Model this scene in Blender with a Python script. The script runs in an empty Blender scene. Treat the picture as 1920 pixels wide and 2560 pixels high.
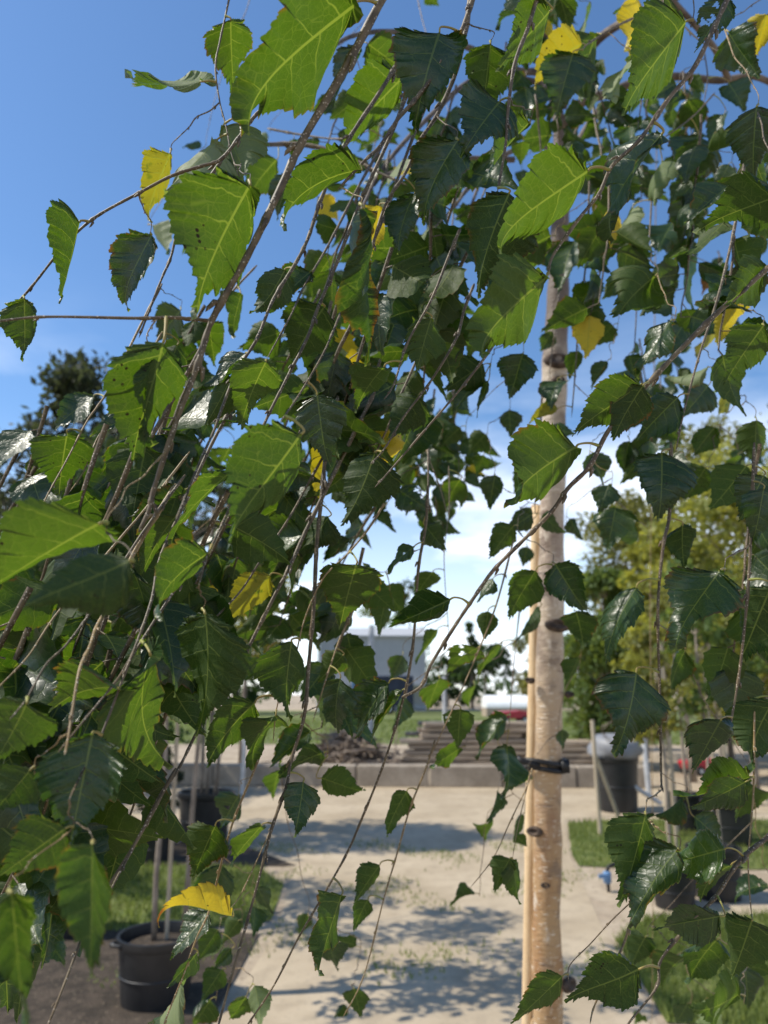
import bpy, math, random
import numpy as np
from mathutils import Vector, Matrix, Quaternion
R = math.radians
scene = bpy.context.scene
col = scene.collection

# ------------------------------------------------------------------ camera, sky, sun, exposure
PITCH = R(14.4); CAM = Vector((0, 0, 1.5)); FPX = 1775.0
FWD = Vector((0, math.cos(PITCH), math.sin(PITCH))); UP = Vector((0, -math.sin(PITCH), math.cos(PITCH))); RIGHT = Vector((1, 0, 0))
cam_data = bpy.data.cameras.new('camera'); cam = bpy.data.objects.new('camera', cam_data); col.objects.link(cam)
cam.location = CAM; cam.rotation_euler = (R(90) + PITCH, 0, 0)
cam_data.sensor_fit = 'AUTO'; cam_data.sensor_width = 36.0; cam_data.lens = FPX / 2560 * 36
cam_data.clip_start = 0.02; cam_data.clip_end = 2000
cam_data.dof.use_dof = True; cam_data.dof.focus_distance = 0.38; cam_data.dof.aperture_fstop = 11.5
scene.camera = cam

SUN = Vector((-0.64, -0.06, 0.76)).normalized()
sun_data = bpy.data.lights.new('sun', 'SUN'); sun_data.energy = 4.9; sun_data.angle = R(0.53); sun_data.color = (1.0, 0.94, 0.83)
sun = bpy.data.objects.new('sun', sun_data); col.objects.link(sun)
sun.rotation_euler = SUN.to_track_quat('Z', 'Y').to_euler(); sun.location = SUN * 60

world = bpy.data.worlds.new('World'); scene.world = world; world.use_nodes = True
nt = world.node_tree; nt.nodes.clear()
wo = nt.nodes.new('ShaderNodeOutputWorld'); bg = nt.nodes.new('ShaderNodeBackground'); sky = nt.nodes.new('ShaderNodeTexSky')
sky.sky_type = 'NISHITA'; sky.sun_disc = False; sky.sun_elevation = math.asin(SUN.z); sky.sun_rotation = math.atan2(SUN.x, SUN.y)
sky.air_density = 1.0; sky.dust_density = 0.25; sky.ozone_density = 3.0; sky.altitude = 100
tc = nt.nodes.new('ShaderNodeTexCoord'); mp = nt.nodes.new('ShaderNodeMapping'); mp.inputs['Scale'].default_value = (1.6, 1.6, 5.5)
mp.inputs['Location'].default_value = (0.35, 0.0, 0.25)
ns = nt.nodes.new('ShaderNodeTexNoise'); ns.inputs['Scale'].default_value = 1.7; ns.inputs['Detail'].default_value = 7; ns.inputs['Roughness'].default_value = 0.55
rp = nt.nodes.new('ShaderNodeValToRGB'); rp.color_ramp.elements[0].position = 0.46; rp.color_ramp.elements[1].position = 0.68
sx = nt.nodes.new('ShaderNodeSeparateXYZ')
er = nt.nodes.new('ShaderNodeMapRange'); er.inputs['From Min'].default_value = 0.52; er.inputs['From Max'].default_value = 0.12; er.interpolation_type = 'SMOOTHSTEP'
hz = nt.nodes.new('ShaderNodeMapRange'); hz.inputs['From Min'].default_value = 0.36; hz.inputs['From Max'].default_value = 0.03; hz.inputs['To Max'].default_value = 0.5; hz.interpolation_type = 'SMOOTHSTEP'
mu = nt.nodes.new('ShaderNodeMath'); mu.operation = 'MULTIPLY'
ad = nt.nodes.new('ShaderNodeMath'); ad.operation = 'ADD'; ad.use_clamp = True
mx = nt.nodes.new('ShaderNodeMix'); mx.data_type = 'RGBA'; mx.inputs['B'].default_value = (7.6, 8.0, 8.6, 1)
L = nt.links.new
L(tc.outputs['Generated'], mp.inputs['Vector']); L(mp.outputs['Vector'], ns.inputs['Vector']); L(ns.outputs['Fac'], rp.inputs['Fac'])
L(tc.outputs['Generated'], sx.inputs[0]); L(sx.outputs['Z'], er.inputs['Value']); L(sx.outputs['Z'], hz.inputs['Value'])
L(rp.outputs['Color'], mu.inputs[0]); L(er.outputs['Result'], mu.inputs[1])
L(mu.outputs[0], ad.inputs[0]); L(hz.outputs['Result'], ad.inputs[1]); L(ad.outputs[0], mx.inputs['Factor'])
hs = nt.nodes.new('ShaderNodeHueSaturation'); hs.inputs['Saturation'].default_value = 1.12; L(sky.outputs['Color'], hs.inputs['Color'])
L(hs.outputs['Color'], mx.inputs['A']); L(mx.outputs['Result'], bg.inputs['Color'])
bg.inputs['Strength'].default_value = 0.160
L(bg.outputs[0], wo.inputs['Surface'])

scene.view_settings.view_transform = 'Standard'; scene.view_settings.look = 'None'
scene.view_settings.gamma = 1; scene.view_settings.use_curve_mapping = False; scene.view_settings.exposure = 0.28
scene.render.engine = 'CYCLES'
cy = scene.cycles
cy.use_denoising = True; cy.max_bounces = 10; cy.transmission_bounces = 6; cy.diffuse_bounces = 4; cy.use_adaptive_sampling = True
cy.sample_clamp_indirect = 6

# ------------------------------------------------------------------ helpers
rng = np.random.default_rng(11)
random.seed(5)
DS = 1920 / 1659.0            # measured on a 1659 px wide view of the photograph
def P(x, y, d):               # photo pixel + distance along the view axis -> point in the place
    x, y, d = float(x), float(y), float(d)
    return CAM + d * (FWD + RIGHT * ((x - 960) / FPX) + UP * ((1280 - y) / FPX))
def PD(x, y, d): return P(x * DS, y * DS, d)
def PG(x, y, d): return P(x * DS * .5, y * DS * .5, d)
def GR(x, y, z=0.0):          # photo pixel -> point on the ground
    r = FWD + RIGHT * ((x - 960) / FPX) + UP * ((1280 - y) / FPX)
    t = (z - CAM.z) / r.z
    return CAM + r * t
def GD(x, y, z=0.0): return GR(x * DS, y * DS, z)

def tag(o, label=None, cat=None, group=None, kind=None):
    if label: o['label'] = label
    if cat: o['category'] = cat
    if group: o['group'] = group
    if kind: o['kind'] = kind
    return o
def empty(name, loc, label=None, cat=None, group=None):
    o = bpy.data.objects.new(name, None); o.location = loc; o.empty_display_size = 0.1; col.objects.link(o)
    return tag(o, label, cat, group)
def mesh_np(name, V, F, mat, smooth=True, uvs=None, cols=None):
    me = bpy.data.meshes.new(name)
    V = np.asarray(V, dtype=np.float32)
    if isinstance(F, np.ndarray):
        nf, k = F.shape
        me.vertices.add(len(V)); me.vertices.foreach_set('co', V.ravel())
        me.loops.add(nf * k); me.loops.foreach_set('vertex_index', F.astype(np.int32).ravel())
        me.polygons.add(nf); me.polygons.foreach_set('loop_start', np.arange(0, nf * k, k, dtype=np.int32))
        me.polygons.foreach_set('loop_total', np.full(nf, k, dtype=np.int32))
        me.update(calc_edges=True)
        li = F.astype(np.int32).ravel()
    else:
        me.from_pydata([tuple(map(float, v)) for v in V], [], F); me.update()
        li = np.empty(len(me.loops), dtype=np.int32); me.loops.foreach_get('vertex_index', li)
    if smooth: me.polygons.foreach_set('use_smooth', np.ones(len(me.polygons), dtype=bool))
    if uvs:
        for nm, arr in uvs.items():
            u = me.uv_layers.new(name=nm); u.data.foreach_set('uv', np.asarray(arr, dtype=np.float32)[li].ravel())
    if cols is not None:
        a = me.attributes.new('leafcol', 'FLOAT_COLOR', 'POINT')
        a.data.foreach_set('color', np.asarray(cols, dtype=np.float32).ravel())
    if mat: me.materials.append(mat)
    return me
def obj(name, me, parent=None, loc=(0, 0, 0), rot=None):
    o = bpy.data.objects.new(name, me); o.location = loc
    if rot is not None: o.rotation_euler = rot
    col.objects.link(o)
    if parent: o.parent = parent
    return o
class MB:
    """collects boxes, tubes and lathes of one part"""
    def __init__(s): s.v = []; s.f = []
    def add(s, V, F):
        b = len(s.v); s.v.extend([tuple(v) for v in V]); s.f.extend([tuple(i + b for i in f) for f in F]); return s
    def box(s, c, size, rot=None):
        hx, hy, hz = [q / 2 for q in size]
        V = [Vector((x, y, z)) for x in (-hx, hx) for y in (-hy, hy) for z in (-hz, hz)]
        if rot is not None: V = [rot @ v for v in V]
        V = [v + Vector(c) for v in V]
        return s.add(V, [(0, 1, 3, 2), (4, 6, 7, 5), (0, 4, 5, 1), (2, 3, 7, 6), (0, 2, 6, 4), (1, 5, 7, 3)])
    def tube(s, pts, rad, n=8, cap=True):
        pts = [Vector(p) for p in pts]; m = len(pts)
        if not hasattr(rad, '__len__'): rad = [rad] * m
        V = []; ref = None
        for i, p in enumerate(pts):
            t = (pts[min(i + 1, m - 1)] - pts[max(i - 1, 0)])
            t = t.normalized() if t.length > 1e-9 else Vector((0, 0, 1))
            if ref is None:
                ref = t.orthogonal().normalized()
            ref = (ref - t * ref.dot(t)); ref = ref.normalized() if ref.length > 1e-6 else t.orthogonal().normalized()
            b = t.cross(ref)
            for k in range(n):
                a = 2 * math.pi * k / n
                V.append(p + (ref * math.cos(a) + b * math.sin(a)) * rad[i])
        F = [(i * n + k, i * n + (k + 1) % n, (i + 1) * n + (k + 1) % n, (i + 1) * n + k) for i in range(m - 1) for k in range(n)]
        if cap: F += [tuple(reversed(range(n))), tuple((m - 1) * n + k for k in range(n))]
        return s.add(V, F)
    def lathe(s, prof, c=(0, 0, 0), n=28, cap_top=False, cap_bot=True):
        V = []; c = Vector(c)
        for r, z in prof:
            for k in range(n):
                a = 2 * math.pi * k / n; V.append(c + Vector((r * math.cos(a), r * math.sin(a), z)))
        m = len(prof)
        F = [(i * n + k, i * n + (k + 1) % n, (i + 1) * n + (k + 1) % n, (i + 1) * n + k) for i in range(m - 1) for k in range(n)]
        if cap_bot: F.append(tuple(reversed(range(n))))
        if cap_top: F.append(tuple((m - 1) * n + k for k in range(n)))
        return s.add(V, F)
    def build(s, name, mat, parent=None, loc=(0, 0, 0), smooth=False, rot=None, bevel=0):
        me = bpy.data.meshes.new(name); me.from_pydata(s.v, [], s.f); me.update(); me.materials.append(mat)
        if smooth: me.polygons.foreach_set('use_smooth', np.ones(len(me.polygons), dtype=bool))
        o = obj(name, me, parent, loc, rot)
        if bevel:
            b = o.modifiers.new('b', 'BEVEL'); b.width = bevel; b.segments = 2; b.limit_method = 'ANGLE'
        return o
def spline(pts, per=6):
    pts = [Vector(p) for p in pts]; out = []
    for i in range(len(pts) - 1):
        p0 = pts[max(i - 1, 0)]; p1 = pts[i]; p2 = pts[i + 1]; p3 = pts[min(i + 2, len(pts) - 1)]
        for k in range(per):
            t = k / per
            out.append(0.5 * ((2 * p1) + (p2 - p0) * t + (2 * p0 - 5 * p1 + 4 * p2 - p3) * t * t + (3 * p1 - p0 - 3 * p2 + p3) * t ** 3))
    out.append(pts[-1]); return out

# ------------------------------------------------------------------ materials
class NT:
    def __init__(s, name):
        s.m = bpy.data.materials.new(name); s.m.use_nodes = True; s.t = s.m.node_tree; s.t.nodes.clear()
        s.out = s.t.nodes.new('ShaderNodeOutputMaterial')
    def n(s, typ, props=None, **inp):
        nd = s.t.nodes.new('ShaderNode' + typ)
        for k, v in (props or {}).items(): setattr(nd, k, v)
        for k, v in inp.items():
            k = int(k[1:]) if k[0] == '_' and k[1:].isdigit() else k.replace('_', ' ')
            s.set(nd, k, v)
        return nd
    def set(s, nd, k, v):
        sock = nd.inputs[k]
        if isinstance(v, bpy.types.NodeSocket): s.t.links.new(v, sock)
        elif isinstance(v, bpy.types.Node): s.t.links.new(v.outputs[0], sock)
        else: sock.default_value = v
    def math(s, op, a, b=0.0, c=0.0, clamp=False):
        nd = s.n('Math', {'operation': op, 'use_clamp': clamp}, _0=a, _1=b)
        if op in ('MULTIPLY_ADD', 'SMOOTH_MIN', 'WRAP', 'COMPARE'): s.set(nd, 2, c)
        return nd.outputs[0]
    def mix(s, f, a, b, blend='MIX'):
        nd = s.n('Mix', {'data_type': 'RGBA', 'blend_type': blend}); s.set(nd, 'Factor', f); s.set(nd, 'A', a); s.set(nd, 'B', b)
        return nd.outputs['Result']
    def ss(s, v, lo, hi):   # smoothstep 0 at lo, 1 at hi (lo may be > hi)
        nd = s.n('MapRange', {'interpolation_type': 'SMOOTHSTEP'}); s.set(nd, 'Value', v); nd.inputs['From Min'].default_value = lo; nd.inputs['From Max'].default_value = hi
        return nd.outputs['Result']
def c4(*c): return (c[0], c[1], c[2], 1)

def simple(name, a, b, scale=8.0, rough=0.8, detail=6, bump=0.0, spec=0.3, stretch=(1, 1, 1), lo=.35, hi=.65, speck=None, metallic=0.0):
    s = NT(name); g = s.n('TexCoord').outputs['Object']; mpn = s.n('Mapping', None, Vector=g, Scale=stretch).outputs[0]
    no = s.n('TexNoise', None, Vector=mpn, Scale=scale, Detail=detail, Roughness=.6)
    c = s.mix(s.ss(no.outputs['Fac'], lo, hi), c4(*a), c4(*b))
    no2 = s.n('TexNoise', None, Vector=mpn, Scale=scale * 9, Detail=3)
    c = s.mix(s.math('MULTIPLY', s.ss(no2.outputs['Fac'], .45, .75), .35), c, c4(*[q * .55 for q in a]))
    if speck:
        vo = s.n('TexVoronoi', None, Vector=mpn, Scale=speck[1]); c = s.mix(s.ss(vo.outputs['Distance'], speck[2], speck[2] * .5), c, c4(*speck[0]))
    p = s.n('BsdfPrincipled', None, Base_Color=c, Roughness=rough, Specular_IOR_Level=spec, Metallic=metallic)
    if bump:
        h = s.math('ADD', no2.outputs['Fac'], no.outputs['Fac']); bp = s.n('Bump', None, Height=h, Strength=.6, Distance=bump); s.set(p, 'Normal', bp.outputs[0])
    s.set(s.out, 'Surface', p.outputs[0]); return s.m

def leaf_material():
    s = NT('birch_leaf')
    uv = s.n('Separate' + 'XYZ', None, Vector=s.n('UVMap', {'uv_map': 'veins'}).outputs[0])
    xyv = s.n('UVMap', {'uv_map': 'blade'}).outputs[0]
    xy = s.n('SeparateXYZ', None, Vector=xyv)
    at = s.n('Attribute', {'attribute_name': 'leafcol'})
    sc = s.n('SeparateColor', None, Color=at.outputs['Color'])
    tint, yel, seed = sc.outputs[0], sc.outputs[1], sc.outputs[2]
    brown = at.outputs['Alpha']
    off = s.n('CombineXYZ', None, X=s.math('MULTIPLY', seed, 37.0), Y=s.math('MULTIPLY', seed, 91.0))
    pos = s.n('VectorMath', {'operation': 'ADD'}, _0=xyv, _1=off.outputs[0]).outputs[0]
    wob = s.n('TexNoise', None, Vector=pos, Scale=9.0, Detail=2).outputs['Fac']
    u = s.math('ABSOLUTE', uv.outputs[0])
    ax = s.math('ABSOLUTE', xy.outputs[0])
    # midrib, side veins running along the tooth rows, and a fine net between them
    mid = s.math('SUBTRACT', ax, s.math('MULTIPLY', s.math('SUBTRACT', 1.06, xy.outputs[1]), .008))
    mid = s.ss(mid, .0055, .001)
    side = s.n('Math', {'operation': 'SIGN'}, _0=uv.outputs[0]).outputs[0]
    sv = s.math('ADD', s.math('MULTIPLY', uv.outputs[1], 7.0), s.math('MULTIPLY', side, .12))
    sv = s.math('ADD', sv, s.math('MULTIPLY', s.math('SUBTRACT', wob, .5), .35))
    fr = s.math('ABSOLUTE', s.math('SUBTRACT', s.math('FRACT', sv), .5))
    wd = s.math('SUBTRACT', .052, s.math('MULTIPLY', u, .034))
    sec = s.ss(s.math('DIVIDE', fr, wd), 1.0, .25)
    v1 = s.n('TexVoronoi', {'feature': 'DISTANCE_TO_EDGE'}, Vector=pos, Scale=13.0).outputs['Distance']
    v2 = s.n('TexVoronoi', {'feature': 'DISTANCE_TO_EDGE'}, Vector=pos, Scale=42.0).outputs['Distance']
    net = s.math('MULTIPLY', s.ss(v1, .035, .004), .34)
    net2 = s.math('MULTIPLY', s.ss(v2, .09, .01), .15)
    vein = s.math('MAXIMUM', s.math('MAXIMUM', mid, s.math('MULTIPLY', sec, .85)), s.math('MAXIMUM', net, net2))
    mott = s.n('TexNoise', None, Vector=pos, Scale=5.0, Detail=5, Roughness=.6).outputs['Fac']
    mo = s.ss(mott, .3, .7)
    t2 = s.math('ADD', s.math('MULTIPLY', tint, .85), s.math('MULTIPLY', mo, .15))
    top = s.mix(t2, c4(.017, .038, .016), c4(.036, .078, .017))
    bot = s.mix(t2, c4(.028, .050, .017), c4(.070, .105, .028))
    pale = s.math('MULTIPLY', s.math('SUBTRACT', tint, 1.0), 1.6, clamp=True); bot = s.mix(pale, bot, c4(.27, .31, .19)); top = s.mix(pale, top, c4(.06, .10, .045))
    tr = s.mix(t2, c4(.022, .065, .003), c4(.088, .172, .003))
    # yellowing and browning
    ymask = s.math('MULTIPLY', yel, s.ss(s.math('ADD', mott, s.math('MULTIPLY', yel, .35)), .42, .62))
    top = s.mix(ymask, top, c4(.56, .43, .025)); bot = s.mix(ymask, bot, c4(.60, .48, .06)); tr = s.mix(ymask, tr, c4(.62, .46, .012))
    rim = s.math('MULTIPLY', s.ss(s.math('ADD', u, s.math('MULTIPLY', mott, .55)), 1.18, 1.36), s.ss(seed, .42, .30)); brown = s.math('MAXIMUM', brown, s.math('MULTIPLY', rim, .85))
    top = s.mix(brown, top, c4(.09, .04, .015)); bot = s.mix(brown, bot, c4(.12, .055, .02)); tr = s.mix(brown, tr, c4(.30, .09, .01))
    sp = s.n('TexVoronoi', None, Vector=pos, Scale=17.0); spn = s.n('TexNoise', None, Vector=pos, Scale=4.3)
    spots = s.math('MULTIPLY', s.ss(sp.outputs['Distance'], .25, .16), s.ss(spn.outputs['Fac'], s_lo := .56, .64))
    spots = s.math('MULTIPLY', spots, s.math('ADD', s.math('MULTIPLY', yel, .9), s.ss(seed, .62, .75), clamp=True))
    bl = c4(.018, .010, .006)
    top = s.mix(s.math('MULTIPLY', vein, .32), top, c4(.16, .22, .07)); bot = s.mix(s.math('MULTIPLY', vein, .45), bot, c4(.20, .24, .08))
    tr = s.mix(s.math('MULTIPLY', vein, .55), tr, c4(.36, .44, .04))
    top = s.mix(spots, top, bl); bot = s.mix(spots, bot, bl); tr = s.mix(spots, tr, bl)
    back = s.n('NewGeometry').outputs['Backfacing']
    base = s.mix(back, top, bot)
    fine = s.n('TexNoise', None, Vector=pos, Scale=120.0, Detail=2).outputs['Fac']
    h = s.math('ADD', s.math('MULTIPLY', s.math('MAXIMUM', mid, s.math('MAXIMUM', sec, net)), -.8), s.math('ADD', s.math('MULTIPLY', fine, .02), s.math('MULTIPLY', s.ss(v1, 0, .3), .35)))
    bp = s.n('Bump', None, Height=h, Strength=.4, Distance=.0005)
    pr = s.n('BsdfPrincipled', None, Base_Color=base, Normal=bp.outputs[0])
    s.set(pr, 'Roughness', s.math('ADD', .31, s.math('ADD', s.math('MULTIPLY', back, .22), s.math('MULTIPLY', mo, .1))))
    s.set(pr, 'Specular IOR Level', s.math('SUBTRACT', .68, s.math('MULTIPLY', back, .40)))
    tl = s.n('BsdfTranslucent', None, Color=tr, Normal=bp.outputs[0])
    ms = s.n('MixShader', None, _0=.46, _1=pr.outputs[0], _2=tl.outputs[0])
    s.set(s.out, 'Surface', ms.outputs[0]); return s.m

def foliage_material(name, a, b, tr, rough=.55):   # leaves of the trees farther off: colour varies from leaf to leaf
    s = NT(name); at = s.n('Attribute', {'attribute_name': 'leafcol'}); sc = s.n('SeparateColor', None, Color=at.outputs['Color'])
    c = s.mix(sc.outputs[0], c4(*a), c4(*b)); pr = s.n('BsdfPrincipled', None, Base_Color=c, Roughness=rough, Specular_IOR_Level=.4)
    tl = s.n('BsdfTranslucent', None, Color=s.mix(sc.outputs[0], c4(*[q * .6 for q in tr]), c4(*tr)))
    s.set(s.out, 'Surface', s.n('MixShader', None, _0=.42, _1=pr.outputs[0], _2=tl.outputs[0]).outputs[0]); return s.m

def twig_material(name, a, b, dot=(.42, .36, .29)):
    s = NT(name); g = s.n('TexCoord').outputs['Object']
    no = s.n('TexNoise', None, Vector=g, Scale=160.0, Detail=4)
    c = s.mix(s.ss(no.outputs['Fac'], .35, .65), c4(*a), c4(*b))
    big = s.n('TexNoise', None, Vector=g, Scale=22.0, Detail=2); c = s.mix(s.math('MULTIPLY', s.ss(big.outputs['Fac'], .45, .7), .35), c, c4(.12, .072, .036))
    vo = s.n('TexVoronoi', None, Vector=g, Scale=620.0); dots = s.ss(vo.outputs['Distance'], .30, .18)
    c = s.mix(s.math('MULTIPLY', dots, .8), c, c4(*dot))
    bp = s.n('Bump', None, Height=s.math('ADD', no.outputs['Fac'], dots), Strength=.5, Distance=.0003)
    p = s.n('BsdfPrincipled', None, Base_Color=c, Roughness=.55, Normal=bp.outputs[0], Specular_IOR_Level=.4)
    s.set(s.out, 'Surface', p.outputs[0]); return s.m

def trunk_material():
    s = NT('birch_bark'); g = s.n('TexCoord').outputs['Object']
    n1 = s.n('TexNoise', None, Vector=s.n('Mapping', None, Vector=g, Scale=(1, 1, .35)).outputs[0], Scale=14.0, Detail=6, Roughness=.65).outputs['Fac']
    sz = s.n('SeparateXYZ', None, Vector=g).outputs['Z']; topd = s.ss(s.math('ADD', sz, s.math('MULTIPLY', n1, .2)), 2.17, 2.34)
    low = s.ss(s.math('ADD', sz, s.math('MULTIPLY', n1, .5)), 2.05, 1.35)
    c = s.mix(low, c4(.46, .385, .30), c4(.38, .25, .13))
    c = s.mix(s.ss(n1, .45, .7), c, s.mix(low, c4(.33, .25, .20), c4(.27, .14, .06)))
    lent = s.n('TexNoise', None, Vector=s.n('Mapping', None, Vector=g, Scale=(1, 1, 5.0)).outputs[0], Scale=55.0, Detail=3).outputs['Fac']
    c = s.mix(s.ss(lent, .60, .68), c, c4(.62, .54, .44))
    lent2 = s.n('TexNoise', None, Vector=s.n('Mapping', None, Vector=g, Scale=(1, 1, 9.0)).outputs[0], Scale=22.0, Detail=2).outputs['Fac']
    c = s.mix(s.math('MULTIPLY', s.ss(lent2, .62, .72), .7), c, c4(.12, .07, .045))
    n3 = s.n('TexNoise', None, Vector=g, Scale=11.0, Detail=5).outputs['Fac']
    c = s.mix(s.math('MULTIPLY', s.ss(n3, .52, .64), .7), c, c4(.15, .11, .085))
    n4 = s.n('TexNoise', None, Vector=s.n('Mapping', None, Vector=g, Scale=(1, 1, .5)).outputs[0], Scale=34.0, Detail=5, Roughness=.7).outputs['Fac']
    c = s.mix(s.math('MULTIPLY', s.ss(n4, .58, .66), .7), c, c4(.60, .53, .44))
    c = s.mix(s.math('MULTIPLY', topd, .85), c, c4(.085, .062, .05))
    bp = s.n('Bump', None, Height=s.math('ADD', lent, s.math('ADD', n1, n4)), Strength=.8, Distance=.003)
    p = s.n('BsdfPrincipled', None, Base_Color=c, Roughness=.6, Normal=bp.outputs[0], Specular_IOR_Level=.35)
    s.set(s.out, 'Surface', p.outputs[0]); return s.m

M = {}
M['leaf'] = leaf_material()
M['twig'] = twig_material('twig_bark', (.062, .046, .026), (.13, .098, .056))
M['twig_pale'] = twig_material('pale_twig_bark', (.17, .115, .05), (.27, .19, .09), (.5, .45, .36))
M['limb'] = simple('limb_bark', (.07, .052, .042), (.17, .135, .105), 30, .7, bump=.002)
M['trunk'] = trunk_material()
M['petiole'] = simple('leaf_stalk', (.24, .27, .06), (.27, .20, .07), 60, .5)
M['knot'] = simple('bark_scar', (.035, .025, .02), (.10, .07, .05), 60, .8, bump=.002)
M['stake'] = simple('stake_wood', (.60, .43, .25), (.70, .54, .34), 10, .6, stretch=(6, 6, .5), bump=.0006)
M['strap'] = simple('black_rubber', (.012, .012, .013), (.022, .022, .023), 30, .45)
M['pot'] = simple('black_plastic', (.007, .008, .010), (.017, .017, .018), 7, .45, spec=.5)
M['soil'] = simple('soil', (.034, .026, .018), (.075, .056, .040), 9, .95, bump=.02, speck=((.14, .11, .075), 22, .22))
M['pave'] = simple('worn_concrete', (.345, .275, .185), (.435, .355, .25), .9, .9, bump=.004, speck=((.24, .205, .16), 36, .20))
M['dirt'] = simple('dry_dirt', (.30, .235, .165), (.42, .345, .25), 1.3, .95, bump=.02, speck=((.2, .15, .1), 12, .2))
M['lawn'] = simple('lawn_soil', (.09, .12, .03), (.15, .165, .05), 3, .95, bump=.01)
M['kerb'] = simple('old_concrete', (.26, .215, .165), (.36, .305, .24), 3, .9, bump=.006)
M['timber'] = simple('grey_timber', (.27, .21, .155), (.42, .345, .265), 4, .85, stretch=(.25, 3, 3), bump=.004)
M['stick'] = simple('dead_wood', (.15, .115, .09), (.34, .275, .215), 5, .9, bump=.004)
M['cane'] = simple('cane', (.33, .27, .19), (.45, .38, .28), 5, .7, stretch=(3, 3, .4))
M['steel'] = simple('galvanised_steel', (.42, .44, .46), (.55, .57, .60), 5, .45, metallic=.3)
M['bark'] = simple('grey_bark', (.16, .13, .10), (.30, .25, .20), 12, .85, stretch=(1, 1, .4), bump=.006)
M['siding'] = simple('painted_sheet', (.40, .40, .40), (.45, .45, .45), 2, .5)
M['gable'] = simple('white_trim', (.72, .72, .72), (.78, .78, .78), 3, .6)
M['glass'] = simple('window_glass', (.06, .08, .11), (.12, .14, .18), 1, .12, spec=.7)
M['navy'] = simple('navy_sheet', (.012, .018, .035), (.022, .03, .055), 2, .5)
M['blue'] = simple('blue_plastic', (.10, .20, .36), (.16, .28, .46), 5, .4)
M['white'] = simple('white_film', (.75, .75, .74), (.82, .82, .80), 3, .5)
M['red'] = simple('red_paint', (.45, .012, .03), (.52, .02, .04), 3, .3, spec=.5)
M['grey_film'] = simple('grey_film', (.16, .165, .18), (.24, .245, .26), 4, .5)
M['cloth'] = simple('tyre_rubber', (.015, .015, .015), (.03, .03, .03), 9, .8)
M['grass'] = foliage_material('grass_blade', (.085, .13, .028), (.21, .23, .06), (.34, .42, .08))
M['f_dark'] = foliage_material('dark_leaf', (.012, .030, .012), (.040, .075, .022), (.10, .18, .03))
M['f_purple'] = foliage_material('dark_purplish_leaf', (.016, .018, .016), (.040, .058, .026), (.09, .11, .035))
M['f_olive'] = foliage_material('olive_leaf', (.06, .085, .018), (.17, .165, .04), (.42, .40, .06))
M['f_yellow'] = foliage_material('yellow_green_leaf', (.085, .12, .022), (.25, .25, .045), (.58, .56, .07))
M['f_green'] = foliage_material('mid_green_leaf', (.035, .075, .018), (.10, .15, .035), (.30, .38, .06))

# ------------------------------------------------------------------ ground
def sheet(name, pts, z, mat, sub=None):
    me = mesh_np(name, [(p[0], p[1], z) for p in pts], [tuple(range(len(pts)))], mat, smooth=False)
    return tag(obj(name, me), kind='structure')
sheet('ground', [(-900, -60), (900, -60), (900, 1500), (-900, 1500)], 0.0, M['dirt'])
lane = [GD(x, y) for x, y in ((470, 2212), (600, 2010), (625, 1905), (640, 1880), (520, 1835), (380, 1800), (-250, 1790), (-900, 1720))]
lane_r = [GD(x, y) for x, y in ((2600, 1720), (2100, 1752), (1330, 1762), (1220, 1772), (1232, 1850), (1300, 2000), (1420, 2212))]
pave_pts = [(-1.0, -3), (lane[0].x, 1.5)] + [(p.x, p.y) for p in lane] + [(-30, 12.9), (30, 12.5)] + [(p.x, p.y) for p in lane_r] + [(lane_r[-1].x, 1.5), (1.4, -3)]
sheet('pavement', pave_pts, .004, M['pave'])
def lawn_pts(c): return [(p.x, p.y) for p in (GD(x, y) for x, y in c)]
lawn_a = lawn_pts(((-700, 2005), (60, 2020), (420, 2010), (585, 1990), (612, 1915), (560, 1875), (200, 1868), (-700, 1860)))
lawn_b = lawn_pts(((1250, 1872), (1420, 1880), (1800, 1880), (2600, 1860), (2400, 1775), (1345, 1772), (1226, 1778), (1236, 1850)))
lawn_c = lawn_pts(((1440, 2212), (1330, 2035), (1400, 1985), (1800, 1975), (2600, 1980), (2900, 2300)))
lawn_far = [(-60, 24), (60, 22), (90, 70), (-90, 70)]
for nm, pts in (('lawn', lawn_a), ('lawn', lawn_b), ('lawn', lawn_c), ('field', lawn_far)):
    sheet(nm, pts, .008, M['lawn'])
bed = lawn_pts(((440, 2240), (560, 2020), (420, 2012), (-700, 2012), (-700, 2260)))
sheet('soil_bed', bed, .010, M['soil'])
bed2 = lawn_pts(((560, 1872), (640, 1872), (520, 1826), (-300, 1800), (-700, 1858)))
sheet('soil_bed', bed2, .010, M['soil'])

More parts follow.
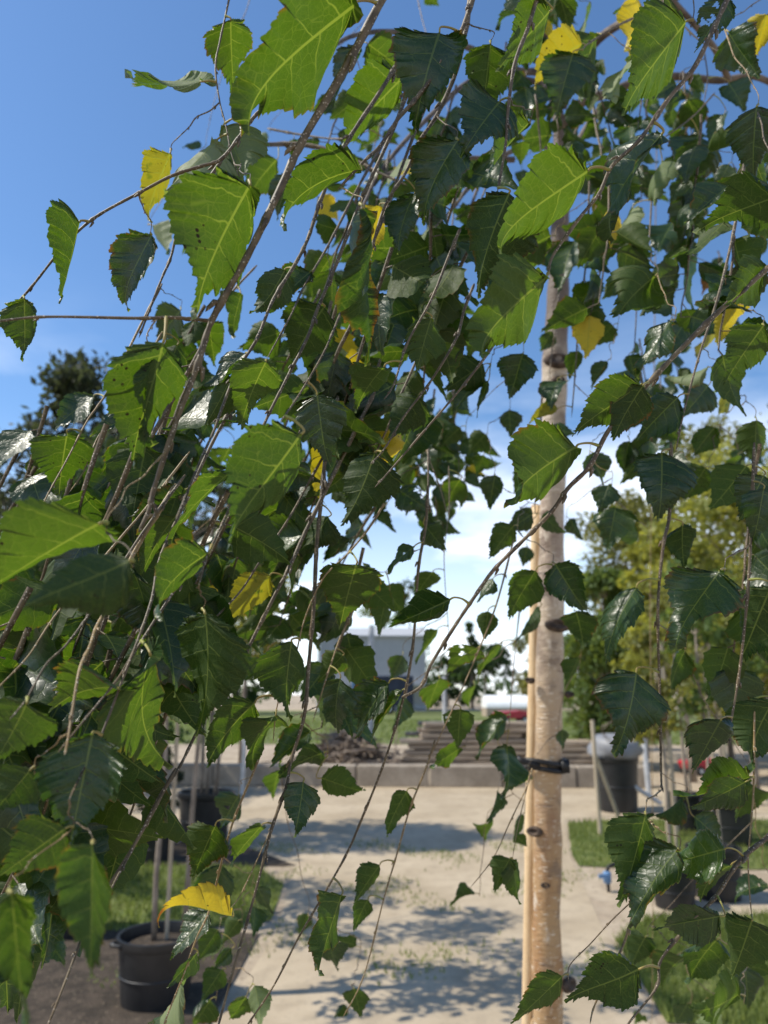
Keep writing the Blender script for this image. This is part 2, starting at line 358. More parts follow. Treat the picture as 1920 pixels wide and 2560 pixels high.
def in_poly(x, y, poly):
    c = np.zeros(len(x), bool); n = len(poly)
    for i in range(n):
        x0, y0 = poly[i]; x1, y1 = poly[(i + 1) % n]
        with np.errstate(divide='ignore', invalid='ignore'):
            k = ((y0 > y) != (y1 > y)) & (x < (x1 - x0) * (y - y0) / (y1 - y0) + x0)
        c ^= k
    return c
def grass(name, poly, n, h, seed, w=.006, patch=0.0, z0=.008):
    g = np.random.default_rng(seed); xs = [p[0] for p in poly]; ys = [p[1] for p in poly]
    x = g.uniform(min(xs), max(xs), n * 3); y = g.uniform(min(ys), max(ys), n * 3)
    k = in_poly(x, y, poly) & (np.abs(x) < 14)
    if patch: k &= (np.sin(x * 5.1 + np.sin(y * 3.3) * 2) + np.sin(y * 4.3 + np.sin(x * 2.7)) + g.normal(0, .5, len(x))) > patch
    x = x[k][:n]; y = y[k][:n]; n = len(x)
    a = g.uniform(0, 6.28, n); ln = h * g.uniform(.5, 1.4, n); lean = g.uniform(0, .7, n) * ln; b = g.uniform(0, 6.28, n)
    V = np.zeros((n, 3, 3)); cx, cy_ = np.cos(a) * w, np.sin(a) * w
    V[:, 0] = np.stack([x - cx, y - cy_, np.full(n, z0)], 1); V[:, 1] = np.stack([x + cx, y + cy_, np.full(n, z0)], 1)
    V[:, 2] = np.stack([x + np.cos(b) * lean, y + np.sin(b) * lean, z0 + ln], 1)
    t = np.clip(.5 + .25 * np.sin(x * 2.1) * np.sin(y * 1.7) + g.normal(0, .2, n), 0, 1)
    C = np.zeros((n, 3, 4)); C[:, :, 0] = t[:, None]; C[:, :, 3] = 1
    me = mesh_np(name, V.reshape(-1, 3), np.arange(n * 3).reshape(n, 3), M['grass'], smooth=False, cols=C.reshape(-1, 4))
    return tag(obj(name, me), kind='stuff')
grass('grass', lawn_a, 16000, .045, 1); grass('grass', lawn_b, 16000, .05, 2); grass('grass', lawn_c, 26000, .05, 3, patch=-1.8)
grass('grass', [(-14, 24), (14, 22), (14, 45), (-14, 45)], 14000, .10, 4, w=.03)
grass('weeds', [(-1.6, 4.2), (2.0, 4.2), (2.2, 8.2), (-1.4, 8.2)], 3600, .026, 5, w=.007, patch=1.05, z0=.004)

# ------------------------------------------------------------------ trees of the background
def leaf_cloud(clumps, per, size, g, flat=.35, tone=(0, 1)):
    n = per * len(clumps)
    cl = np.repeat(np.array([c[:3] for c in clumps]), per, 0); rd = np.repeat(np.array([c[3] for c in clumps]), per)
    d = g.normal(0, 1, (n, 3)); d /= np.linalg.norm(d, axis=1)[:, None]
    p = cl + d * (rd * g.uniform(.15, 1, n) ** .6)[:, None] * np.array([1, 1, .8])
    a = g.normal(0, 1, (n, 3)); a[:, 2] -= .3; a /= np.linalg.norm(a, axis=1)[:, None]
    b = np.cross(a, g.normal(0, 1, (n, 3))); b /= np.linalg.norm(b, axis=1)[:, None]
    s = size * g.uniform(.6, 1.3, n)[:, None]
    V = np.stack([p - a * s, p + b * s * .5, p + a * s, p - b * s * .5], 1)
    t = np.repeat(g.uniform(tone[0], tone[1], len(clumps)), per) * .6 + g.uniform(0, .4, n)
    C = np.zeros((n, 4, 4)); C[:, :, 0] = t[:, None]; C[:, :, 3] = 1
    return V.reshape(-1, 3), np.arange(n * 4).reshape(n, 4), C.reshape(-1, 4)
def make_tree(name, base, h, r, z_low, mat, label, seed, clumps=26, per=90, size=.05, trunk_r=.04, cat='tree', lean=(0, 0), bark='bark', group=None, shape='round', twigs=True):
    g = np.random.default_rng(seed); base = Vector(base)
    t = empty(name, base, label, cat, group)
    pts = [Vector((lean[0] * q * h + g.normal(0, .012), lean[1] * q * h + g.normal(0, .012), q * h * .93)) for q in np.linspace(0, 1, 9)]
    mb = MB().tube(pts, [trunk_r * (1 - .75 * q) for q in np.linspace(0, 1, 9)], 9)
    mb.build('trunk', M[bark], t, smooth=True)
    cs = []; bm = MB()
    for i in range(clumps):
        q = g.uniform(0, 1) if shape != 'cone' else g.uniform(0, 1) ** 1.5
        z = z_low + (h - z_low) * q
        rr = r * (math.sqrt(max(.03, 1 - (2 * q - .85) ** 2 / 1.35)) if shape == 'round' else (1.02 - q))
        an = g.uniform(0, 6.283); rad = rr * g.uniform(.25, .95)
        c = Vector((lean[0] * z + rad * math.cos(an), lean[1] * z + rad * math.sin(an), z))
        cs.append((c.x, c.y, c.z, r * g.uniform(.20, .36)))
        if twigs:
            z0 = max(z_low * .8, z - rad * .9); s0 = Vector((lean[0] * z0, lean[1] * z0, z0))
            bm.tube([s0, s0.lerp(c, .5) + Vector((0, 0, -.06 * rad)), c], [trunk_r * .33, trunk_r * .2, trunk_r * .07], 5, cap=False)
    if twigs: bm.build('branch', M[bark], t, smooth=True)
    V, F, C = leaf_cloud(cs, per, size, g)
    o = obj('crown', mesh_np('crown', V, F, M[mat], smooth=False, cols=C), t)
    return t

def gp(x, y): v = GD(x, y); return v
# purple-leaved and dark trees standing on the left
make_tree('purple_leaved_tree', gp(70, 1825), 5.3, 1.15, 1.2, 'f_purple', 'dark purple-leaved small tree rising at the left edge behind the hanging twigs', 21, 60, 130, .062, .035)
make_tree('dark_leaved_tree', gp(-110, 1735), 4.6, 1.3, .7, 'f_dark', 'bushy dark green tree at the far left behind the purple-leaved tree', 22, 40, 120, .06, .05)
make_tree('dark_leaved_tree', gp(190, 1700), 3.6, 1.7, .5, 'f_dark', 'broad dark tree between the left lawn and the yellow-leaved tree', 23, 46, 130, .075, .06)
make_tree('dark_leaved_tree', gp(-250, 1690), 5.2, 2.2, .5, 'f_purple', 'tall dark tree filling the far left behind the nearer shrubs', 24, 46, 130, .085, .07)
make_tree('yellow_leaved_tree', gp(520, 1655), 6.1, 1.25, 2.5, 'f_yellow', 'slender yellow-leaved tree behind the twigs left of the grey building', 25, 30, 60, .11, .06)
# yellowing trees on the right
spots = [
    (1330, 1660, 4.0, 1.25, .5, 'f_green', 'bushy green tree just right of the birch trunk'),
    (1400, 1640, 6.4, 1.9, 1.5, 'f_olive', 'olive green tree right behind the bushy green tree'),
    (1580, 1640, 8.4, 2.2, 1.6, 'f_olive', 'tall olive tree with thin crown above the right-hand pots'),
    (1500, 1690, 4.6, 1.2, 1.6, 'f_yellow', 'yellow-green young tree standing behind the paired canes'),
    (1700, 1680, 6.6, 1.9, .9, 'f_yellow', 'broad yellowing tree at the right edge of the yard'),
    (1860, 1640, 9.0, 2.7, 1.2, 'f_olive', 'tallest yellowing tree beyond the right edge pots'),
    (1640, 1740, 2.9, .8, 1.0, 'f_yellow', 'low yellow-leaved young tree beside the black pots'),
    (1265, 1620, 3.0, 1.0, .3, 'f_green', 'low green shrub-like tree half hidden by the birch trunk'),
]
for i, (x, y, h, r, zl, m, lb) in enumerate(spots):
    make_tree('yellowing_tree' if m != 'f_green' else 'green_tree', gp(x, y), h, r, zl, m, lb, 40 + i, int(34 + r * 16), 120, .085 if r > 1 else .055, .05 + .01 * r, group='trees on the right side of the yard')
# far tree line and single far trees
def far_tree(x, d, h, r, m, lb, seed, shape='round'):
    return make_tree('far_tree', (x, d, 0), h, r, h * .12, m, lb, seed, 22, 70, .32, .2, shape=shape, twigs=False, group='trees far behind the yard')
far_tree(-1.0, 92, 15.0, 4.5, 'f_green', 'round far tree behind the roof of the grey building', 61)
far_tree(3.4, 95, 16.5, 4.6, 'f_dark', 'taller dark far tree behind the right end of the grey building', 62)
far_tree(9.6, 80, 9.2, 1.5, 'f_dark', 'narrow pointed far conifer left of the birch trunk', 63, 'cone')
far_tree(12.5, 90, 7.5, 4.0, 'f_dark', 'low dark far tree beside the birch trunk', 64)
far_tree(7.6, 88, 5.5, 3.0, 'f_dark', 'low dark far tree right of the grey building', 65)
for i, (x, d, h) in enumerate(((-12, 60, 9), (-17, 55, 10), (-22, 60, 12), (-28, 58, 12), (20, 60, 11), (26, 55, 13), (32, 58, 14), (16, 75, 9))):
    far_tree(x, d, h, h * .42, ('f_dark', 'f_olive')[i % 2], ['dark far tree seen through the left twigs', 'olive far tree seen through the left twigs', 'dark tall far tree at the left edge', 'olive tall far tree at the left edge',
             'dark far tree behind the right trees', 'olive far tree behind the right trees', 'dark tall far tree at the right edge', 'olive low far tree right of the birch trunk'][i], 70 + i)
g = np.random.default_rng(9)
cl = [(x, 130 + g.uniform(-8, 8), g.uniform(1, 4.5), g.uniform(3, 5)) for x in np.linspace(-110, 110, 60)]
V, F, C = leaf_cloud(cl, 60, .7, g)
tag(obj('treeline', mesh_np('treeline', V, F, M['f_dark'], smooth=False, cols=C)), 'dark woods along the horizon', None, None, 'stuff')

# ------------------------------------------------------------------ far building, truck, car, tunnel
def building():
    d = 66.0; x0 = (798 - 960) / FPX * d; x1 = (1062 - 960) / FPX * d
    b = empty('metal_building', ((x0 + x1) / 2, d, 0), 'pale grey ribbed metal building with one white window beyond the field', 'building')
    w = x1 - x0; hgt = 6.6; dep = 12.0
    MB().box((0, dep / 2, hgt / 2), (w, dep, hgt)).build('wall', M['siding'], b)
    n = 34
    rib = MB().box((0, 0, hgt / 2), (.10, .07, hgt - .02))
    r0 = rib.build('rib', M['siding'], b, loc=(-w / 2 + .14, -.035, 0))
    for i in range(1, n):
        c = r0.copy(); col.objects.link(c); c.parent = b; c.location.x = -w / 2 + .14 + (w - .28) * i / (n - 1)
    rf = MB(); rr = Matrix.Rotation(R(0), 3, 'X')
    rf.add([(-w / 2 - .3, -.35, hgt), (w / 2 + .3, -.35, hgt), (w / 2 + .3, dep / 2, hgt + 1.2), (-w / 2 - .3, dep / 2, hgt + 1.2), (-w / 2 - .3, dep + .3, hgt), (w / 2 + .3, dep + .3, hgt),
            (-w / 2 - .3, -.35, hgt + .12), (w / 2 + .3, -.35, hgt + .12), (w / 2 + .3, dep / 2, hgt + 1.34), (-w / 2 - .3, dep / 2, hgt + 1.34), (-w / 2 - .3, dep + .3, hgt + .12), (w / 2 + .3, dep + .3, hgt + .12)],
           [(0, 1, 7, 6), (6, 7, 8, 9), (9, 8, 11, 10), (4, 10, 11, 5), (0, 3, 2, 1), (3, 4, 5, 2), (0, 6, 9, 3), (3, 9, 10, 4), (1, 2, 8, 7), (2, 5, 11, 8)])
    rf.build('roof', M['siding'], b)
    wx = ((906 - 960) / FPX * d) - (x0 + x1) / 2; wz = 4.05
    fr = MB()
    for sx_, sz_, sw, sh in ((-.62, 0, .14, 1.66), (.62, 0, .14, 1.66), (0, .76, 1.1, .14), (0, -.76, 1.1, .14)): fr.box((wx + sx_, -.10, wz + sz_), (sw, .12, sh))
    f = fr.build('window', M['gable'], b)
    for i in range(3):
        for j in range(4):
            MB().box((wx - .36 + .36 * i, -.05, wz - .53 + .355 * j), (.32, .05, .315)).build('pane', M['glass'], f)
    mu_ = MB()
    for i in (-.18, .18): mu_.box((wx + i, -.07, wz), (.04, .05, 1.38))
    for j in (-.355, 0, .355): mu_.box((wx, -.075, wz + j), (1.1, .05, .04))
    mu_.build('muntin', M['gable'], f)
    MB().box((0, -.9, .0 + 2.3), (w * .98, 1.6, .16)).build('lean_to_roof', M['siding'], b)
    MB().box((-w / 2 + .1, -.06, hgt / 2), (.22, .14, hgt)).build('corner_trim', M['gable'], b)
    return b
building()
def box_trailer():
    t = empty('box_trailer', (-.1, 58, 0), 'dark navy box trailer parked before the grey building', 'trailer')
    MB().box((.1, 0, 1.75), (4.6, 2.2, 2.3)).build('body', M['navy'], t, bevel=.06)
    MB().box((-2.32, -.2, 2.3), (.2, 1.7, 1.0)).build('end_panel', M['blue'], t)
    for sx_ in (-.7, .5):
        wh = MB().tube([(sx_, -1.12, .42), (sx_, -.85, .42)], .42, 16).build('wheel', M['cloth'], t)
        MB().tube([(sx_, -1.15, .42), (sx_, -1.12, .42)], .2, 12).build('rim', M['steel'], wh)
    MB().tube([(2.2, 0, .6), (3.5, 0, .5)], .07, 8).build('tow_bar', M['steel'], t)
    return t
box_trailer()
def tunnel():
    p = GR(1250, 1785); d = 52.0; x = (1252 - 960) / FPX * d
    t = empty('hoop_tunnel', (x, d, 0), 'low white plastic covered hoop tunnel far off left of the birch trunk', 'polytunnel')
    mb = MB(); n = 14; ln = 1.5
    V = []; F = []
    for k in range(n + 1):
        a = math.pi * k / n
        V += [(-1.5, -1.3 * math.cos(a), .6 + .85 * math.sin(a)), (1.5, -1.3 * math.cos(a), .6 + .85 * math.sin(a))]
    for k in range(n): F.append((2 * k, 2 * k + 1, 2 * k + 3, 2 * k + 2))
    F += [tuple(range(0, 2 * n + 2, 2)), tuple(reversed(range(1, 2 * n + 2, 2)))]
    mb.add(V, F).build('cover', M['white'], t, smooth=False)
    MB().box((0, 0, .3), (3.0, 2.6, .58)).build('side_wall', M['timber'], t)
tunnel()
def cart(x, d, label, rz=0.0, k=1.0):
    c = empty('garden_cart', (x, d, 0), label, 'cart', 'red carts'); c.rotation_euler = (0, 0, rz)
    prof = [(-.80, .26), (-.95, .52), (-.80, .60), (.30, .68), (.88, .60), (.84, .28)]
    m = len(prof); V = [(px * k, -.42 * k, pz * k) for px, pz in prof] + [(px * k, .42 * k, pz * k) for px, pz in prof]
    F = [tuple(reversed(range(m))), tuple(range(m, 2 * m))] + [(i, (i + 1) % m, m + (i + 1) % m, m + i) for i in range(m)]
    MB().add(V, F).build('body', M['red'], c, bevel=.03 * k)
    for wx in (-.55, .55):
        for sd in (-1, 1):
            wl = MB().tube([(wx * k, sd * .44 * k, .2 * k), (wx * k, sd * .54 * k, .2 * k)], .2 * k, 18).build('wheel', M['cloth'], c)
            MB().tube([(wx * k, sd * .54 * k, .2 * k), (wx * k, sd * .555 * k, .2 * k)], .1 * k, 12).build('rim', M['steel'], wl)
    MB().tube([(.84 * k, 0, .36 * k), (1.2 * k, 0, .5 * k), (1.3 * k, 0, .78 * k)], .02, 8).build('handle', M['steel'], c)
    return c
cart((1268 - 960) / FPX * 39, 39, 'low red cart parked on the field left of the birch trunk', R(8), 1.0)
cart((1712 - 960) / FPX * 14.5, 14.5, 'red cart half hidden by the pots and canes at the right', R(20), .45)

# ------------------------------------------------------------------ kerb wall, timber stack, brush pile
kw = empty('kerb_wall', (0, 12.7, 0), 'low brown concrete block kerb wall across the far side of the pavement', 'low wall')
x = -9.0; k = 0
while x < 3.4:
    ln = 1.22; yy = 12.75 - .045 * x
    MB().box((x + ln / 2, yy - 12.7 + random.uniform(-.01, .01), .17), (ln - .02, .32, .34 + random.uniform(-.01, .01)), Matrix.Rotation(-.045, 3, 'Z')).build('block', M['kerb'], kw, bevel=.02)
    x += ln
ts = empty('timber_stack', (1.9, 16.2, 0), 'stack of weathered grey planks lying behind the kerb wall', 'timber')
for j in range(8):
    for k in range(3):
        ln = random.uniform(2.1, 2.9)
        MB().box((random.uniform(-.22, .12) + .02 * j, -.35 + k * .34, .09 + j * .112), (ln, .29, .085), Matrix.Rotation(random.uniform(-.05, .05), 3, 'Z')).build('plank', M['timber'], ts, bevel=.008)
ts2 = empty('timber_stack', (4.0, 15.4, 0), 'lower stack of grey planks partly hidden by the birch trunk', 'timber')
for j in range(5):
    for k in range(2):
        MB().box((random.uniform(-.15, .15), -.2 + k * .34, .09 + j * .112), (random.uniform(1.7, 2.1), .29, .085), Matrix.Rotation(random.uniform(-.06, .06), 3, 'Z')).build('plank', M['timber'], ts2, bevel=.008)
bp_ = empty('brush_pile', (-.75, 15.6, 0), 'pile of grey dead branches heaped behind the kerb wall', 'brush pile')
mb = MB()
for i in range(420):
    a = random.uniform(0, 6.28); r = abs(random.gauss(0, .5)); hgt = max(.03, .72 * math.exp(-(r / .75) ** 2) * random.uniform(.2, 1.05))
    c = Vector((r * math.cos(a) * 1.25, r * math.sin(a), hgt)); dr = Vector((random.gauss(0, 1), random.gauss(0, 1), random.gauss(0, .22))).normalized() * random.uniform(.15, .5)
    if c.z - abs(dr.z) < .02: c.z = abs(dr.z) + .02
    mb.tube([c - dr, c + Vector((0, 0, .03)), c + dr], [.016, .02, .008], 5, cap=False)
sticks = mb.build('sticks', M['stick'], bp_, smooth=True); tag(sticks, kind='stuff')

# ------------------------------------------------------------------ posts and canes
def post(name, base, top, r, mat, label, cat='post', group=None, n=12):
    base = Vector(base); top = Vector(top)
    o = MB().tube([(0, 0, 0), (top - base) * .5, top - base], r, n).build(name, M[mat], None, loc=base, smooth=False)
    return tag(o, label, cat, group)
def up(p, h): return Vector((p[0], p[1], h))
b = GR(1114, 1874); post('steel_post', b, up(b, 2.0), .06, 'steel', 'white steel post rising in front of the plank stack')
b = GR(927, 1905); post('steel_post', b, up(b, 3.1), .07, 'steel', 'tall pale steel post in front of the brush pile')
post('diagonal_brace', GR(868, 1920), b + Vector((0, .0, 2.4)), .045, 'steel', 'slanting pale brace leaning against the tall steel post', 'brace')
b = GR(1623, 1995); post('steel_post', b, up(b, 1.22), .038, 'steel', 'bright steel post beside the dark grey barrel pot')
b = GR(1501, 2092); post('wooden_cane', b, up(b, 1.22), .022, 'cane', 'upright grey cane at the left of the right-hand pots', 'cane', 'canes')
b2 = GR(1560, 2080); post('wooden_cane', b2, b + Vector((.02, .05, .85)), .02, 'cane', 'slanting cane propped against the upright grey cane', 'cane', 'canes')
p1 = GR(1640, 2035); post('white_batten', p1 + Vector((.08, 0, .12)), p1 + Vector((-.42, .1, .45)), .03, 'steel', 'short pale batten lying slanted below the steel post', 'batten')
for x_, tp, lb in ((1673, 1.9, 'left cane of the pair beside the steel post'), (1692, 2.1, 'right cane of the pair beside the steel post'), (1838, 1.3, 'pale cane behind the black pot at the right edge')):
    b = GR(x_, 2092); post('wooden_cane', b, up(b, tp) + Vector((random.uniform(-.05, .05), 0, 0)), .03, 'cane', lb, 'cane', 'canes')
b = GR(605, 1985); post('steel_post', b, up(b, 1.1), .035, 'steel', 'short steel post behind the second black pot', 'post')
b = GR(215, 2330); post('steel_post', b, up(b, 1.0), .03, 'steel', 'short grey steel post at the left behind the big hanging leaves', 'post')

# ------------------------------------------------------------------ potted trees and pots
def pot_parts(t, r, h, soil=True):
    prof = [(r * .80, 0), (r * .96, h * .86), (r * 1.0, h * .87), (r * 1.02, h * .90), (r * 1.02, h), (r * .95, h), (r * .92, h * .88), (r * .91, h * .80)]
    p = MB().lathe(prof, n=32).build('pot', M['pot'], t, smooth=True)
    for a in (.6, .6 + math.pi):
        hd = MB().tube(spline([(r * 1.0 * math.cos(a - .22), r * 1.0 * math.sin(a - .22), h * .93), (r * 1.17 * math.cos(a), r * 1.17 * math.sin(a), h * .95), (r * 1.0 * math.cos(a + .22), r * 1.0 * math.sin(a + .22), h * .93)], 4), .009, 6).build('handle', M['pot'], t, smooth=True)
    MB().lathe([(r * .885, h * .42), (r * .905, h * .425), (r * .905, h * .45), (r * .89, h * .455)], n=32, cap_bot=False).build('ridge', M['pot'], t, smooth=True)
    p.modifiers.new('e', 'EDGE_SPLIT').split_angle = R(35)
    if soil: MB().lathe([(r * .915, h * .82), (r * .6, h * .86), (.001, h * .88)], n=24, cap_bot=False).build('soil', M['soil'], t, smooth=True)
def potted(base, r, h, stems, label, seed, crown=None, mat='f_dark', rad=.014, stake=True):
    t = empty('potted_tree', base, label, 'potted tree', 'potted trees in black pots'); pot_parts(t, r, h); g = np.random.default_rng(seed)
    for (dx, dy, lx, ly, tall) in stems:
        pts = [Vector((dx + lx * q + g.normal(0, .006), dy + ly * q + g.normal(0, .006), h * .84 + q * tall)) for q in np.linspace(0, 1, 9)]
        MB().tube(pts, [rad * (1.1 - .55 * q) for q in np.linspace(0, 1, 9)], 8).build('trunk', M['bark'], t, smooth=True)
    if stake:
        dx, dy, lx, ly, tall = stems[0]
        MB().tube([(dx + .06, dy + .03, h * .84), (dx + .06 + lx * .7, dy + .03 + ly * .7, h * .84 + tall * .7)], .011, 8).build('stake', M['cane'], t)
    if crown:
        cs = []
        bm = MB()
        for i in range(crown[3]):
            q = g.uniform(0, 1); z = crown[0] + (crown[1] - crown[0]) * q; an = g.uniform(0, 6.28); rr = crown[2] * math.sqrt(max(.1, 1 - (2 * q - .9) ** 2 / 1.3)) * g.uniform(.2, 1)
            sx_ = stems[0][0] + stems[0][2] * (z / (h + stems[0][4])); c = (sx_ + rr * math.cos(an), rr * math.sin(an), z); cs.append(c + (crown[2] * .26,))
            bm.tube([(sx_, 0, z - rr * .7), c], [.006, .002], 4, cap=False)
        bm.build('branch', M['bark'], t, smooth=True)
        V, F, C = leaf_cloud(cs, 60, .04, g); obj('crown', mesh_np('crown', V, F, M[mat], smooth=False, cols=C), t)
    return t
b = GD(306, 2200); b.y += .20
potted(b, .205, .31, [(-.03, 0, -.06, .05, 2.5), (.115, .06, .0, .05, 2.4)], 'potted tree with two thin pale stems in the nearest black pot at lower left', 81, (1.55, 3.3, .62, 34), 'f_purple')
b = GD(425, 1830); b.y += .28
potted(b, .29, .50, [(-.05, 0, -.05, 0, 2.3), (.0, .02, .03, 0, 2.2), (.10, -.04, .12, 0, 2.0)], 'multi-stemmed tree in a wide black pot at the edge of the pavement', 83, (2.0, 3.9, .85, 40), 'f_dark', .022)
b = GD(322, 1868); b.y += .15
potted(b, .15, .27, [(0, 0, .03, 0, .8)], 'small potted plant in a little black pot beside the wide black pot', 84, (.35, 1.0, .2, 12), 'f_purple', .008, stake=False)
b = GD(110, 2040); b.y += .2
potted(b, .19, .34, [(0, 0, -.03, .02, 2.2)], 'potted tree in a black pot at the far left behind the hanging leaves', 85, (1.5, 3.3, .6, 30), 'f_dark')
b = GD(-130, 1960); b.y += .2
potted(b, .22, .36, [(0, 0, .03, .02, 2.4)], 'potted tree in a black pot at the left edge of the lawn', 86, (1.4, 3.6, .8, 36), 'f_purple')
b = GR(1709, 2282); b.y += .15
potted(b, .17, .27, [(0, 0, .02, 0, 1.6)], 'young tree in a squat black pot right of the irrigation pipe', 87, (1.2, 2.2, .35, 14), 'f_olive', .012)
b = GR(1822, 2260); b.y += .17
potted(b, .20, .36, [(0.02, 0, .02, 0, 2.0)], 'young tree in a tall black pot at the right edge', 88, (1.3, 2.6, .45, 18), 'f_green', .014)
b = GR(1850, 2120); b.y += .2
potted(b, .25, .42, [(0, 0, .0, 0, 2.4)], 'potted tree in a wide black pot behind the pots at the right edge', 89, (1.3, 3.0, .6, 24), 'f_olive', .02)
b = GR(1745, 2085); b.y += .2
potted(b, .22, .40, [(0, 0, .03, 0, 2.4)], 'potted tree in a black pot behind the pair of canes', 90, (1.4, 3.0, .6, 24), 'f_yellow', .02)
b = GR(1566, 2037); b.y += .3
t = empty('barrel_pot', b, 'large dark grey pot wrapped under a bulging pale film cover', 'pot'); pot_parts(t, .30, .72, soil=False)
dm = MB().lathe([(.315, .68), (.34, .74), (.345, .80), (.33, .88), (.29, .94), (.22, .98), (.12, 1.0), (.001, 1.01)], n=28, cap_bot=True)
dm.v = [(x * (1 + .10 * math.sin(3.1 * z * 9 + 4 * math.atan2(y, x))) + .12 * (z - .7), y * (1 + .08 * math.cos(5 * math.atan2(y, x) + z * 11)), z - .22 * (x + .3) * (z - .66)) for x, y, z in dm.v]
dm.build('film_cover', M['grey_film'], t, smooth=True)
for q in range(7): MB().tube(spline([(random.uniform(-.2, .2), -.1, .7), (random.uniform(-.3, .3), -.38, 1.05), (random.uniform(-.5, .5), -.42, random.uniform(1.1, 1.5))], 4), .006, 5).build('stem', M['bark'], t, smooth=True)
b = GR(1522, 2230)
t = empty('irrigation_pipe', b, 'bent black irrigation pipe with a blue valve at the edge of the right lawn', 'pipe')
MB().tube(spline([(0, 0, 0), (0, 0, .14), (.03, 0, .19), (.18, .05, .20), (.25, .1, .16), (.28, .12, 0)], 6), .014, 10).build('pipe', M['strap'], t, smooth=True)
v = MB().lathe([(.02, .04), (.032, .05), (.032, .12), (.02, .13)], n=14, cap_top=True).build('valve', M['blue'], t, loc=(-.005, -.002, .02), smooth=True)
MB().box((-.03, -.03, .1), (.09, .018, .03)).build('handle', M['blue'], v)

